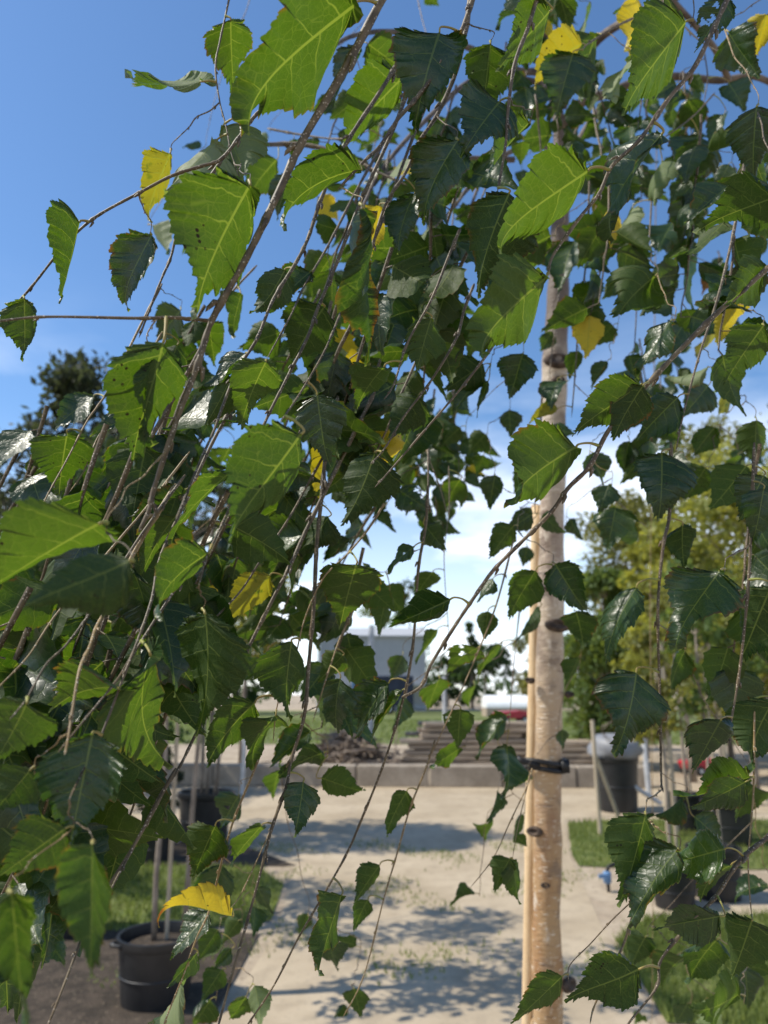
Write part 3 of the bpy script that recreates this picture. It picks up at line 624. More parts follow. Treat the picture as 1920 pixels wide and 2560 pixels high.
# base x y, tip x y, width, side seen and how light falls on it, distance; groups are eighths of the photograph
LEAVES = '''
#1
997 87 1010 422 245 ub
865 352 540 338 80 up
1045 488 1200 300 150 td
1530 25 1080 585 340 ub 0.30
1740 335 1455 668 290 ub
925 615 710 830 190 up
965 545 1045 780 240 up
870 620 790 640 40 td
735 665 655 965 180 ubz
1195 690 1080 860 150 ub
1080 800 850 1375 360 ub 0.30
345 960 250 1311 110 um
655 1015 560 1343 190 td
660 975 720 1100 120 up
1590 190 1745 300 180 ub
1560 200 1440 470 120 td
1545 430 1420 520 130 um
1270 600 1270 700 130 ub
1530 710 1440 765 80 um
1560 735 1225 1000 160 ub
1570 900 1600 1576 300 tdh 0.31
1340 1176 1200 1336 130 tg
1640 890 1610 1106 80 uby
1260 760 1200 950 110 td
850 980 790 1100 80 ub
1150 570 1100 610 40 up
#2
180 -20 240 30 60 ub
240 140 130 580 340 td 0.36
460 190 420 530 230 um
500 440 330 680 260 td
720 40 480 130 110 tg
715 50 490 310 230 ub
760 -10 800 150 110 um
855 190 650 390 130 uby
815 235 740 520 230 td
915 150 875 430 130 um
1130 60 1035 225 140 uby
875 60 855 180 50 up
1305 95 1035 500 260 ub 0.36
1050 270 985 440 75 up
985 440 930 545 60 ub
1490 -10 1340 230 150 tdh
1230 50 1100 60 70 td
1100 -10 990 60 60 ub
1490 140 1620 340 130 tg
1660 60 1600 260 110 uby
1490 360 1560 490 180 td
1310 430 1360 590 110 um
1470 490 1420 640 70 tg
1355 590 1300 840 230 td
1200 700 1170 890 150 up
1610 460 1600 780 230 td
1720 840 1345 1010 250 um 0.34
1200 580 1000 1040 160 td
1075 900 1030 1060 50 up
880 740 510 1100 300 ub 0.35
850 745 950 850 130 td
540 835 410 1290 250 ud 0.40
320 605 180 970 220 td
130 840 60 1100 110 tg
190 980 130 1106 60 up
630 530 440 800 130 ub
600 610 590 720 80 ub
600 735 590 810 65 td
860 640 830 740 80 ub
950 850 920 970 90 ubz
930 560 840 620 80 tl
1060 550 1080 650 130 tl
1490 710 1430 830 120 td
1250 960 1180 1106 150 tg
1380 940 1300 1060 110 td
720 1020 600 1120 120 ub
930 1010 800 1106 130 um
340 1000 230 1090 110 um
265 510 215 590 60 ub
1240 470 1260 560 50 um
1260 360 1150 430 90 td
80 690 10 810 60 up
1659 1040 1570 1106 100 um
#3
105 185 95 455 170 um 0.42
705 375 575 920 340 ub 0.31
650 430 665 820 140 tdh 0.29
765 385 690 590 170 ud
790 560 720 790 120 ub
290 765 255 1050 240 ub 0.36
405 605 230 760 80 tg
500 790 450 920 120 um
690 830 570 940 60 tg
680 930 520 1050 100 ub
780 235 670 370 130 td
900 280 930 480 200 ub
1040 170 1020 350 90 um
1230 60 1075 250 140 um
1210 330 1035 400 180 ub
1150 455 1040 750 240 ub 0.36
1060 420 860 590 140 tg
1000 520 880 750 170 um
1400 220 1260 460 240 um
1300 770 980 1280 380 um 0.29
1370 600 1430 910 230 td
1620 850 1470 1165 230 ud
1490 770 1410 1080 90 uby
1659 480 1540 680 150 ub
1430 510 1480 590 60 td
1000 930 740 1250 140 ub 0.28
800 1010 550 1130 120 tg
850 850 770 960 110 up
990 830 930 960 110 ubh
1410 130 1290 230 90 ub
#4
700 95 430 440 300 ub 0.36
820 -60 750 165 190 tg
870 110 900 260 170 td
720 -40 570 90 160 ub
1150 80 1000 170 130 tg
1170 90 1010 260 150 ub
1130 10 1040 70 80 ub
1010 110 940 190 80 um
1310 20 1330 260 80 tl
1180 50 1250 220 90 td
1420 80 1370 170 60 umn
1540 190 1440 390 130 uby
1440 330 1350 440 90 ubz
1659 50 1470 210 150 ub
1240 280 1095 530 80 tg
1290 300 1210 440 140 td
990 300 900 400 120 um
965 455 895 580 80 td
1060 430 1090 560 130 td
840 410 800 540 100 um
750 540 720 670 120 tg
600 420 540 620 180 td
450 540 400 700 70 td
205 270 130 520 150 um
210 300 280 390 70 uby
430 470 250 590 160 ud
430 520 300 700 110 td
150 600 10 800 190 ud
170 740 0 920 110 ub
750 660 620 740 70 ubz
1110 555 810 780 200 um 0.37
1120 560 990 800 170 ud 0.38
830 825 575 1070 330 ub 0.36
900 850 950 990 150 td
1270 610 1090 800 190 td
1200 855 1180 1150 290 td
1640 300 1470 560 220 um
1400 480 1215 505 50 up
1450 480 1420 585 70 up
1400 560 1280 700 170 td
1510 580 1440 690 80 ubz
1430 740 1330 870 110 um
1530 860 1490 950 60 ub
1610 710 1610 930 130 um
1640 950 1530 1150 200 td
1390 915 1300 1060 130 um
970 990 930 1120 160 tg
540 665 550 790 95 td
330 740 240 830 90 um
440 770 360 860 110 um
430 860 400 950 70 um
480 945 455 1100 110 td
330 965 270 1090 100 ub
60 1010 200 1106 130 tdh
90 10 50 110 60 ub
60 250 0 460 160 td
430 310 360 450 110 ub
1060 800 1040 950 100 td
#5
430 50 -60 330 420 ub 0.23
560 210 90 420 270 ud 0.21
760 20 600 290 200 ub
770 200 750 345 110 up
900 180 700 470 150 um
570 240 640 600 170 td
885 440 850 970 280 ud 0.31
480 480 430 720 110 um
650 620 750 1100 250 ub 0.30
510 760 210 870 260 ub 0.27
230 760 0 820 120 ub
115 825 -30 1090 300 um 0.24
400 960 290 1480 420 td 0.22
1100 825 890 1106 210 um 0.37
1260 560 1260 900 230 um 0.40
1230 460 1120 590 130 tg
1130 640 1020 740 100 tg
1165 275 960 480 140 ubz
1340 380 1200 440 130 ud
1540 225 1465 510 260 ub 0.40
1680 350 1640 540 120 um
1310 100 1140 220 110 tl
1080 10 960 190 110 ub
1420 20 1260 180 120 ud
1290 190 1265 370 50 ub
1480 620 1370 740 140 um
1470 720 1460 960 130 td
1680 740 1530 980 120 td
1190 880 1100 1106 120 ub
1250 940 1210 1106 110 ub
620 930 670 1030 60 ub
1400 1040 1200 1150 120 ud
1390 1150 1580 1200 110 um 0.5
#6
285 378 20 500 290 tgf 0.42
655 255 540 470 150 um
130 150 20 270 60 td
180 60 270 170 130 td
210 260 130 380 110 um
0 320 90 450 120 um
230 510 140 660 100 um
80 620 30 730 100 td
240 720 190 860 110 ub
400 590 270 700 120 ub
500 575 400 740 100 ub
450 430 430 560 100 um
560 60 450 200 110 um
640 10 520 90 100 td
620 150 600 240 90 td
670 410 560 560 90 td
740 225 880 430 180 td 0.6
830 430 860 600 140 ud
840 630 780 760 80 um
800 30 860 120 90 td
1000 -20 960 170 170 td
1100 100 990 110 100 td
1090 330 955 660 150 tg 0.45
1090 695 990 1050 270 td 0.41
1450 255 1260 600 260 tg 0.38
1670 330 1530 660 300 ud 0.38
1290 60 1300 250 150 ud
1300 600 1240 780 90 um
1640 -100 1590 130 180 td
1455 900 1330 1130 250 td 0.40
1680 820 1600 1110 200 ud
530 880 390 1060 90 tg
330 850 320 1030 130 um
330 1020 200 1106 110 ub
500 1010 560 1130 110 td
80 770 -60 1000 100 tl
90 800 30 950 90 td
390 750 370 850 60 ub
470 290 400 390 60 tg
770 940 770 1030 60 td
#7
285 260 -20 480 300 um 0.24
130 10 -40 200 200 ud 0.25
50 540 120 1120 270 um 0.19
400 330 390 910 220 um 0.21
470 300 450 440 30 up
190 740 280 860 90 td
610 230 480 340 130 ud
930 250 830 490 190 um 0.5
1030 120 950 260 150 td
1130 250 1000 430 110 ub
960 420 930 590 130 td
1310 60 1270 300 150 td
1210 10 1180 140 80 ub
1110 510 1180 640 80 td
1000 640 690 690 80 ubyo
900 620 740 830 120 tg
940 700 850 840 110 um
850 800 720 950 60 td
1000 780 920 870 70 tg
780 930 640 1106 110 up
960 870 870 1010 110 ud
910 1000 830 1120 130 um
1060 990 990 1085 70 ub
1100 940 1120 1120 110 up
1475 550 1375 900 140 um 0.45
1330 630 1290 720 60 um
1420 720 1460 880 80 td
1540 770 1430 740 60 um
1640 420 1530 590 80 um
1590 570 1530 710 80 um
1530 955 1560 1085 110 um
1490 1020 1440 1080 60 um
1030 660 950 770 110 um
1100 600 1090 740 70 td
90 510 0 530 30 up
#8
100 100 10 300 120 um
440 240 440 325 100 ub
530 -90 510 140 100 td
620 20 560 90 60 ub
490 100 440 230 50 td
600 200 555 310 60 um
570 290 620 340 80 um
545 390 480 540 90 um
550 395 590 590 80 um
390 545 290 600 50 um
1130 200 1010 600 190 um 0.42
1270 350 1050 690 220 tg 0.40
1470 350 1210 425 230 tl 0.38
1340 210 1460 340 90 td
1580 40 1250 120 80 ub
1560 60 1310 170 130 td
1290 120 1120 210 60 td
1600 80 1520 230 140 um
1500 420 1370 580 150 um
1450 640 1155 700 190 td 0.40
1100 870 780 1010 230 ud 0.38
770 900 545 1100 130 um 0.40
1130 730 1060 880 120 ud
1300 820 1200 960 130 um
1440 740 1310 940 150 um
1590 660 1500 910 210 um
1560 860 1570 1040 140 td
1575 860 1690 900 80 um
1530 980 1320 1040 110 ub
1450 1030 1340 1106 80 up
1120 1070 1080 1106 50 ub
1659 510 1520 590 70 tg
1310 1020 1260 1106 80 td
'''
TWIGS = '''
1 40 .30 1690 -60 1659 0 1490 300 1310 600 1200 840 1070 1110 910 1382 860 1580 770 1820 670 2106 640 2200 600 2300
1 18 .29 905 1386 760 1376 600 1370 200 1368 0 1384 -80 1392
1 18 .38 -60 1440 0 1380 120 1250 235 1106 330 1010 430 930 600 835 740 755 870 715 960 690 1040 580 1120 490 1250 400 1380 330
1 10 .45 1000 -60 985 0 950 170 935 290 950 430 968 545 1000 660 1040 780
1 18 .8 1145 625 1300 625 1430 650 1560 695 1640 750 1760 800
1 10 .9 1155 555 1320 575 1480 600 1600 560
1 16 .38 600 1460 650 1336 700 1186 735 1106 790 940 850 840 960 690
2 24 .42 -200 820 -90 700 -20 640 60 520 140 420 250 280 340 120 400 -60
2 22 .46 -60 1106 0 900 90 740 160 600 240 470 330 250 380 -60
2 22 .42 680 -60 660 0 620 110 570 270 540 480 525 620 490 830
2 24 .34 1510 -60 1480 10 1420 140 1330 300 1230 430 1100 600 990 720 930 830 850 940 740 1106 710 1180
4 26 .36 1720 0 1659 60 1540 160 1410 280 1240 450 1110 590 970 750 880 900 800 1000 720 1106 600 1226 470 1366 380 1486 300 1606 210 1756 160 1846 75 1906
3 20 .27/.5 1760 -900 1640 -700 1500 -480 1390 -250 1330 -90 1275 30 1180 190 1100 350 1040 490 960 650 930 750 870 870 815 1030 760 1140
3 18 .28/.5 1800 -820 1700 -560 1560 -230 1440 60 1375 225 1330 350 1240 520 1160 680 1110 780 1050 900 1000 1040 950 1180 890 1310 860 1420
3 16 .29/.55 1900 -800 1780 -480 1640 -120 1520 140 1455 285 1390 430 1300 590 1210 720
3 14 .36/.6 1700 -560 1560 -330 1420 -60 1320 130 1265 250 1150 450
5 18 .24/.4 1060 -560 920 -300 800 -40 740 90 690 220 650 380 590 560 540 690 430 960 350 1140 300 1240
5 12 .25/.38 820 -260 620 0 400 260 245 460 120 620 0 760 -60 830
5 15 .24/.36 800 -160 620 90 460 330 365 460 280 580 200 670 110 800 40 900
5 22 .23/.36 760 -120 600 150 470 400 425 490 390 590 350 690 300 950 280 1050
5 15 .24/.34 860 180 700 420 560 640 500 740 330 940 250 1040
5 20 .31/.5 1620 -520 1470 -230 1330 60 1260 210 1180 380 1080 580 1000 740 870 920 770 1106 690 1216 600 1406 530 1546 450 1696 380 1830
7 17 .26/.36 760 0 580 320 400 640 340 780 270 950 210 1106 180 1180
5 13 .38/.55 1600 -640 1460 -370 1330 -120 1240 20 1140 190 1040 330 930 460 860 560
5 20 .36/.5 1460 -500 1420 -300 1390 -100 1365 150 1350 400 1340 650 1310 880 1260 1070 1220 1186 1180 1366 1120 1576 1060 1786 1000 1986 940 2212 930 2260
5 10 .45 1660 -40 1590 70 1500 190 1400 290 1310 470 1270 650 1200 830 1180 1000
6 14 .48 190 -120 180 60 150 250 125 560 80 800 0 1080 -89 1326 -169 1496 -289 1696 -379 1836 -479 2046 -589 2212 -640 2290
8 10 .55 220 -120 180 0 110 170 50 380 0 560 -89 900 -179 1080
8 7 .6 640 0 620 60 540 230 470 390 370 520
8 6 .6 630 20 610 100 580 240 555 390
6 6 .8 280 -200 270 0 260 200 285 580
6 6 .8 600 300 570 560 555 760 540 940
6 9 .6 560 120 480 400 390 640 310 830 180 1100
6 18 .5 1240 -300 1225 0 1200 150 1185 420 1190 800 1195 1106 1200 1200
6 16 .42 1600 -300 1590 130 1575 400 1530 700 1495 940 1480 1000
8 26 .4 1740 220 1659 300 1540 400 1430 550 1340 650
8 14 .4 1340 650 1200 830 1170 940 1060 1106 1000 1200
8 12 .42 1080 620 1030 760 985 860 915 1030 890 1106
8 10 .42 1600 -300 1590 100 1580 400 1590 660
4 14 .42 330 -120 285 0 200 180 100 370 40 540 0 620
4 14 .44 390 120 350 240 310 350 200 540 80 700 0 830 -60 900
4 14 .38 500 340 455 425 330 570 180 740 30 930 -40 1000
4 14 .48 1530 -200 1490 0 1440 210 1370 420 1300 670 1260 850
4 10 .8 890 -400 870 0 850 250 825 480 810 700
4 8 .9 1100 -60 1090 240 1080 430
4 8 .9 1260 -150 1240 50 1235 250
4 14 .6 190 700 185 870 190 1106
4 8 .7 180 820 195 880 240 1000 270 1106
7 12 .45 1130 -80 1090 20 1010 230 960 410 900 620 850 730 790 900 720 1090 690 1180
7 8 .45 1200 200 1140 340 1040 540 1000 600
5 10 .5 1540 400 1480 540 1410 720 1350 910
2 14 1.0 860 480 830 560 790 650 750 735 700 860
2 14 1.0 900 420 920 560 935 650 940 740
2 12 .9 940 740 905 920 840 1100
2 8 .9 1385 200 1380 230 1395 340 1380 450
2 10 .8 1180 -60 1200 0 1350 160 1480 240
2 10 .8 1370 600 1340 760 1320 1050 1300 1150
2 12 .8 560 500 500 650 430 830 400 900
2 12 .9 500 680 365 820 250 940 200 1000
2 12 .7 860 215 880 190 1000 120 1120 60
2 10 .9 1110 430 1110 450 1095 560
2 12 .8 1160 760 1150 890 1145 1060
2 8 .8 1430 400 1340 500 1230 590 1100 650
3 10 .6 1110 40 960 210 880 400 820 500
3 10 .4/.5 700 330 590 520 480 700 420 790 360 930 300 1020
3 12 .36/.5 700 120 590 340 480 560 430 640 370 720 290 880 215 1030 170 1110
'''

# ------------------------------------------------------------------ the weeping birch
def px3(p):   # point -> photo pixel and distance along the view axis
    q = Vector(p) - CAM; d = q.dot(FWD)
    return 960 + FPX * q.dot(RIGHT) / d, 1280 - FPX * q.dot(UP) / d, d
DT = 1.4
foot = PD(1184, 2212, DT); foot = Vector((foot.x + .012, foot.y, 0))
birch = empty('weeping_birch', foot, 'weeping birch with pale trunk and long hanging leafy twigs filling the picture', 'tree')
def TP(v): return Vector(v) - foot      # the tree's parts are laid out from its foot
tr_path = [(1184, 2300, 35), (1184, 2212, 34), (1183, 2110, 35.5), (1180, 2000, 32), (1183, 1860, 32), (1183, 1760, 31), (1184, 1660, 31), (1186, 1560, 31), (1187, 1460, 31), (1189, 1350, 31), (1191, 1240, 29),
           (1192, 1120, 28), (1195, 1000, 28), (1197, 880, 28), (1199, 780, 29), (1203, 690, 26), (1207, 600, 23), (1209, 520, 21), (1211, 440, 19), (1211, 360, 18), (1209, 300, 15), (1204, 230, 12)]
pts = [TP((foot.x, foot.y, 0)), TP((foot.x, foot.y, .25))] + [TP(PD(x, y, DT)) for x, y, r in tr_path]
rad = [.040, .034] + [r * .94 * DS / FPX * DT for x, y, r in tr_path]
sp = spline(pts, 6); rs = np.interp(np.linspace(0, len(pts) - 1, len(sp)), range(len(pts)), rad)
rs = [r * (1 + .035 * math.sin(i * .55) + .025 * math.sin(i * 1.31 + 1)) for i, r in enumerate(rs)]
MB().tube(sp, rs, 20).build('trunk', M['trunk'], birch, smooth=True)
def knot(x, y, r, dx):
    c = TP(PD(x, y, DT)) + Vector((dx * .027, -.027 * math.sqrt(max(0, 1 - dx * dx)), 0))
    rot = Vector((dx, -math.sqrt(max(.05, 1 - dx * dx)), .12)).to_track_quat('Z', 'Y').to_euler()
    MB().lathe([(r * 1.25, -.006), (r * 1.1, .001), (r * .82, .0045), (r * .62, .003), (r * .3, -.001), (.0005, -.002)], n=16).build('knot', M['knot'], birch, loc=c, smooth=True, rot=rot).scale = (random.uniform(1.05, 1.4), random.uniform(.6, .85), 1)
knot(1194, 1352, .017, .25); knot(1164, 1792, .011, -.55); knot(1183, 1273, .009, .0); knot(1206, 2120, .017, .75); knot(1196, 790, .017, .1); knot(1190, 832, .010, .4); knot(1163, 1470, .007, -.8)
knot(1206, 1500, .008, .7); knot(1178, 1905, .006, -.2)
# stake and tie
s0 = PD(1160, 1090, 1.432); s1 = PD(1139, 2212, 1.432); dirv = (s1 - s0); s2 = s0 + dirv * (s0.z / (s0.z - s1.z))
stk = MB(); sp2 = [s2.lerp(s0, q) - s2 for q in np.linspace(0, 1, 33)]
stk.tube(sp2, [.0115 * (1.14 if i in (9, 21) else 1) for i in range(33)], 14)
tag(stk.build('wooden_stake', M['stake'], None, loc=s2, smooth=True), 'pale wooden stake tied along the left side of the birch trunk', 'stake')
ct = PD(1180, 1652, 1.4)
tie = MB()
ring = [ct + Vector((-.006 + .043 * math.cos(a), .034 * math.sin(a), .004 * math.sin(2 * a))) - ct for a in np.linspace(0, 2 * math.pi, 29)]
for dz in (-.006, .006): tie.tube([p + Vector((0, 0, dz)) for p in ring], .0058, 6, cap=False)
tie.tube([Vector((-.02, -.033, 0)), Vector((-.055, -.035, .010)), Vector((-.062, -.03, .016))], .006, 6)
tie.box((.030, -.026, .0), (.016, .014, .024))
tag(tie.build('tree_tie', M['strap'], None, loc=ct, smooth=True), 'black rubber tie holding the birch trunk to its stake', 'tie')

# limbs of the crown, all of them springing from the trunk's top
def limb(pp, d0, d1, w0, w1, mat='limb'):
    n = len(pp); ps = [TP(PG(x, y, d0 + (d1 - d0) * i / (n - 1))) for i, (x, y) in enumerate(pp)]
    s = spline(ps, 6); dd = np.linspace(d0, d1, len(s)); ww = np.linspace(w0, w1, len(s))
    return MB().tube(s, [.5 * w * DS * .5 / FPX * d for w, d in zip(ww, dd)], 9).build('limb', M[mat], birch, smooth=True)
X2 = 1659
limb([(X2 + 765, 740), (X2 + 730, 655), (X2 + 680, 632), (X2 + 560, 650), (X2 + 420, 740), (X2 + 300, 900)], 1.4, 1.15, 34, 14)
limb([(X2 + 765, 560), (X2 + 800, 500), (X2 + 860, 440), (X2 + 990, 395), (X2 + 1100, 350), (X2 + 1260, 330), (X2 + 1450, 347), (X2 + 1600, 330), (X2 + 1750, 400)], 1.4, 1.3, 46, 24)
limb([(X2 + 790, 700), (X2 + 850, 600), (X2 + 930, 480), (X2 + 1030, 430), (X2 + 1180, 400), (X2 + 1330, 420), (X2 + 1420, 560)], 1.42, 1.6, 40, 14)
limb([(X2 + 740, 470), (X2 + 700, 380), (X2 + 620, 470), (X2 + 540, 560), (X2 + 450, 700), (X2 + 380, 880)], 1.4, 1.2, 34, 12)
limb([(X2 + 745, 480), (X2 + 700, 330), (X2 + 560, 300), (X2 + 350, 200), (X2 + 70, 140), (X2 - 150, 160), (X2 - 330, 300)], 1.4, .75, 36, 14)
limb([(X2 + 745, 460), (X2 + 760, 300), (X2 + 640, 60), (X2 + 420, -150), (X2 + 100, -260), (X2 - 350, -220), (X2 - 640, -60)], 1.4, .5, 40, 30)
limb([(X2 + 770, 460), (X2 + 900, 200), (X2 + 1100, 60), (X2 + 1280, -20), (X2 + 1500, -60), (X2 + 1800, 0)], 1.4, .9, 40, 24)
limb([(X2 + 1490, 350), (X2 + 1440, 230), (X2 + 1380, 150), (X2 + 1280, 40), (X2 + 1210, -40)], 1.3, 1.1, 28, 24)
limb([(X2 - 130, 1000), (X2 - 20, 750), (X2 + 180, 520), (X2 + 420, 330), (X2 + 690, 360)], .8, 1.38, 14, 28)
limb([(1145, 625), (1300, 625), (1430, 650), (1560, 695), (1659, 760), (X2 + 200, 690), (X2 + 560, 690)], .8, 1.3, 18, 26)

# twigs
class Twig: pass
twigs = []; samp = []
def add_twig(gp_, w, d0, d1, mat, taper=.55):
    n = len(gp_); ps = [PG(x, y, d0 + (d1 - d0) * (i / max(1, n - 1))) for i, (x, y) in enumerate(gp_)]
    g = np.random.default_rng(len(twigs) + 400)
    ps = [p + Vector(g.normal(0, .0005 * d0 / .4, 3)) if 0 < i < n - 1 else p for i, p in enumerate(ps)]
    s = spline(ps, 7); m = len(s)
    ww = np.linspace(1.1, taper, m)
    r = [.44 * w * DS * .5 / FPX * (d0 + (d1 - d0) * i / m) * ww[i] * (1 + .07 * g.normal()) for i in range(m)]
    mb = MB()
    r[-1] *= .2; r[-2] *= .6; r[0] *= .5
    for i in range(4, m - 2, 9):
        r[i] *= 1.3
        sd = Vector(g.normal(0, 1, 3)).normalized(); tg = (s[i - 1] - s[i + 1]).normalized(); sd = (sd - tg * sd.dot(tg)).normalized(); q = TP(s[i])     # a bud at each node
        mb.tube([q, q + sd * r[i] * 1.3 - tg * r[i] * .6, q + sd * r[i] * 1.9 - tg * r[i] * 2.6, q + sd * r[i] * 2.0 - tg * r[i] * 3.6], [r[i] * .55, r[i] * .7, r[i] * .45, r[i] * .05], 6)
    o = mb.tube([TP(q) for q in s], r, 8 if w > 9 else 6).build('twig', M[mat], birch, smooth=True)
    k = len(twigs); twigs.append(o)
    for q in s:
        x, y, d = px3(q); samp.append((x / DS * 2, y / DS * 2, d, q.x, q.y, q.z, k))
for ln in TWIGS.strip().splitlines():
    f = ln.split(); k = int(f[0]) - 1; w = float(f[1]); d = float(f[2].split('/')[0]); dtop = float(f[2].split('/')[1]) if '/' in f[2] else d * 1.06; c = [float(q) for q in f[3:]]
    ox, oy = 1659 * (k % 2), 1106 * (k // 2)
    g_ = [(c[i] + ox, c[i + 1] + oy) for i in range(0, len(c), 2)]
    g_.sort(key=lambda q: 0) 
    if g_[0][1] > g_[-1][1]: g_.reverse()
    add_twig(g_, w, dtop, d * .96, 'twig' if (w > 12 or d > .7) and w != 22 or k in (0, 1) else 'twig_pale')

# leaves
OUT = np.array([(0, 0), (.026, .084), (.078, .198), (.150, .303), (.235, .368), (.32, .385), (.41, .360), (.52, .288), (.64, .197), (.76, .113), (.86, .055), (.94, .020), (1, 0)])
def make_leaf(g, N, J, fold, arch, tipc, wav, twist, aspect, holes=0, rib=True, curls=.42):
    """one birch leaf, base at the origin, tip at (0,1,0), upper side +Z; rows run along the side veins"""
    lam = np.linspace(0, 1, 400); yy = np.interp(lam, np.linspace(0, 1, len(OUT)), OUT[:, 0]); xx = np.interp(lam, np.linspace(0, 1, len(OUT)), OUT[:, 1])
    yy = np.convolve(np.pad(yy, 12, 'edge'), np.ones(25) / 25, 'valid'); xx = np.convolve(np.pad(xx, 12, 'edge'), np.ones(25) / 25, 'valid')
    yy = (yy - yy[0]) / (yy[-1] - yy[0]); xx = np.maximum(xx - np.linspace(xx[0], xx[-1], 400), 0)
    arc = np.concatenate([[0], np.cumsum(np.hypot(np.diff(xx), np.diff(yy)))]); arc /= arc[-1]
    s = np.linspace(0, 1, N + 1); bx = np.interp(s, arc, xx); by = np.interp(s, arc, yy)
    tx = np.gradient(bx); ty = np.gradient(by); tl = np.hypot(tx, ty) + 1e-9; tx /= tl; ty /= tl
    allV = []; allU = []; rows = {}
    ys = np.clip(by - .50 * bx, .012 * s * 8, None); ys = np.maximum.accumulate(np.minimum(ys, s * 1.0 + .02)); ys[0] = 0; ys[-1] = 1
    asp = aspect / .79
    V = np.zeros((2, N + 1, J + 1, 2)); U = np.zeros((2, N + 1, J + 1, 2))
    for k, sd in enumerate((1, -1)):
        tk = g.uniform(.55, 1.35, 12)[np.clip(((s * 7 + .12 * sd + .5)).astype(int), 0, 11)]; p1 = (s * 7 + .12 * sd + .5) % 1.0; p2 = (s * 21 + .3 * k) % 1.0
        env = np.clip(s / .16, 0, 1) * np.clip((1 - s) / .06, 0, 1)
        t = env * (.040 * tk * (p1 ** 1.25 - .38) + .020 * (p2 - .4) + .006 * g.normal(0, 1, N + 1))
        ex = bx + t * ty + t * tx * .5; ey = by - t * tx + t * ty * .5
        j = np.linspace(0, 1, J + 1)
        X = ex[:, None] * j[None]; Y = ys[:, None] + (ey - ys)[:, None] * (j[None] ** 1.12)
        V[k, :, :, 0] = X * sd * asp * (1 + .05 * g.normal()); V[k, :, :, 1] = Y
        U[k, :, :, 0] = j[None] * sd; U[k, :, :, 1] = s[:, None]
    x = V[..., 0]; y = V[..., 1]; u = np.abs(U[..., 0]); sg = np.sign(V[..., 0])
    blade = np.stack([x, y], -1)
    ss_ = U[..., 1]; ph = g.uniform(0, 6.28, 2)
    f = np.array([fold * (1 + .25 * g.normal()), fold * (1 + .25 * g.normal())]); curl = g.normal(.05, curls, 2)
    z = np.zeros_like(x); xn = x.copy()
    for k in range(2):
        an = f[k] + curl[k] * u[k] ** 2
        xn[k] = x[k] * np.cos(an); z[k] = np.abs(x[k]) * np.sin(an)
        z[k] += .014 * np.cos(2 * np.pi * (7 * ss_[k] + .12 * (1 - 2 * k))) * u[k] * (1 - u[k] * .4) * np.sin(np.pi * np.clip(ss_[k], 0, 1))
        z[k] += wav * u[k] ** 2 * np.sin(2 * np.pi * (1.7 * ss_[k]) + ph[k]) * .5
    yt = np.linspace(0, 1, 101); al = arch * yt + tipc * yt ** 4
    Yc = np.concatenate([[0], np.cumsum(np.cos(al[1:]) * .01)]); Zc = np.concatenate([[0], np.cumsum(-np.sin(al[1:]) * .01)])
    a = np.interp(y, yt, al); Y2 = np.interp(y, yt, Yc) + z * np.sin(a); Z2 = np.interp(y, yt, Zc) + z * np.cos(a)
    tw = twist * y; X3 = xn * np.cos(tw) - (Z2 - np.interp(y, yt, Zc)) * np.sin(tw); Z3 = Z2 + xn * np.sin(tw)
    e = math.atan2(Zc[-1], Yc[-1]); sc_ = 1 / math.hypot(Zc[-1], Yc[-1])
    Y4 = (Y2 * math.cos(e) + Z3 * math.sin(e)) * sc_; Z4 = (-Y2 * math.sin(e) + Z3 * math.cos(e)) * sc_
    W = np.stack([X3 * sc_, Y4, Z4], -1)
    nj = J + 1; n1 = (N + 1) * nj
    idx = np.arange(n1).reshape(N + 1, nj)
    A, B_, C_, D_ = idx[:-1, :-1], idx[:-1, 1:], idx[1:, 1:], idx[1:, :-1]
    fr = np.stack([A, B_, C_, D_], -1).reshape(-1, 4)
    idl = idx + n1; idl[:, 0] = idx[:, 0]
    A, B_, C_, D_ = idl[:-1, :-1], idl[:-1, 1:], idl[1:, 1:], idl[1:, :-1]
    fl = np.stack([A, D_, C_, B_], -1).reshape(-1, 4)
    F = np.concatenate([fr, fl]); W = W.reshape(-1, 3); Uv = U.reshape(-1, 2); Bl = blade.reshape(-1, 2)
    if holes:
        cen = Bl[F].mean(1); keep = np.ones(len(F), bool)
        for _ in range(holes):
            hc = np.array([g.uniform(-.28, .28), g.uniform(.12, .75)]); hr = g.uniform(.018, .055)
            dv = cen - hc; keep &= np.hypot(dv[:, 0], dv[:, 1] * g.uniform(.6, 1.4)) > hr * (1 + .35 * np.sin(3 * np.arctan2(dv[:, 1], dv[:, 0]) + g.uniform(0, 6)))
        F = F[keep]
    if rib:   # the raised midrib under the blade
        mi = idx[::3, 0]; pts_ = W[mi]; m = len(pts_); base = len(W)
        rw = np.linspace(.011, .002, m); V2 = []
        for i in range(m):
            for (ax_, az) in ((-1, 0), (0, -1.5), (1, 0)): V2.append(pts_[i] + np.array([ax_ * rw[i], 0, az * rw[i] - .0008]))
        q = np.arange(m - 1)[:, None] * 3 + base
        F = np.concatenate([F, np.concatenate([q + np.array([0, 3, 4, 1]), q + np.array([1, 4, 5, 2])])])
        W = np.concatenate([W, np.array(V2)]); yy_ = Bl[mi, 1]
        Uv = np.concatenate([Uv, np.stack([np.zeros(3 * m), np.repeat(ss_[0, ::3, 0], 3)], -1)]); Bl = np.concatenate([Bl, np.stack([np.zeros(3 * m), np.repeat(yy_, 3)], -1)])
    return W, F, Uv, Bl

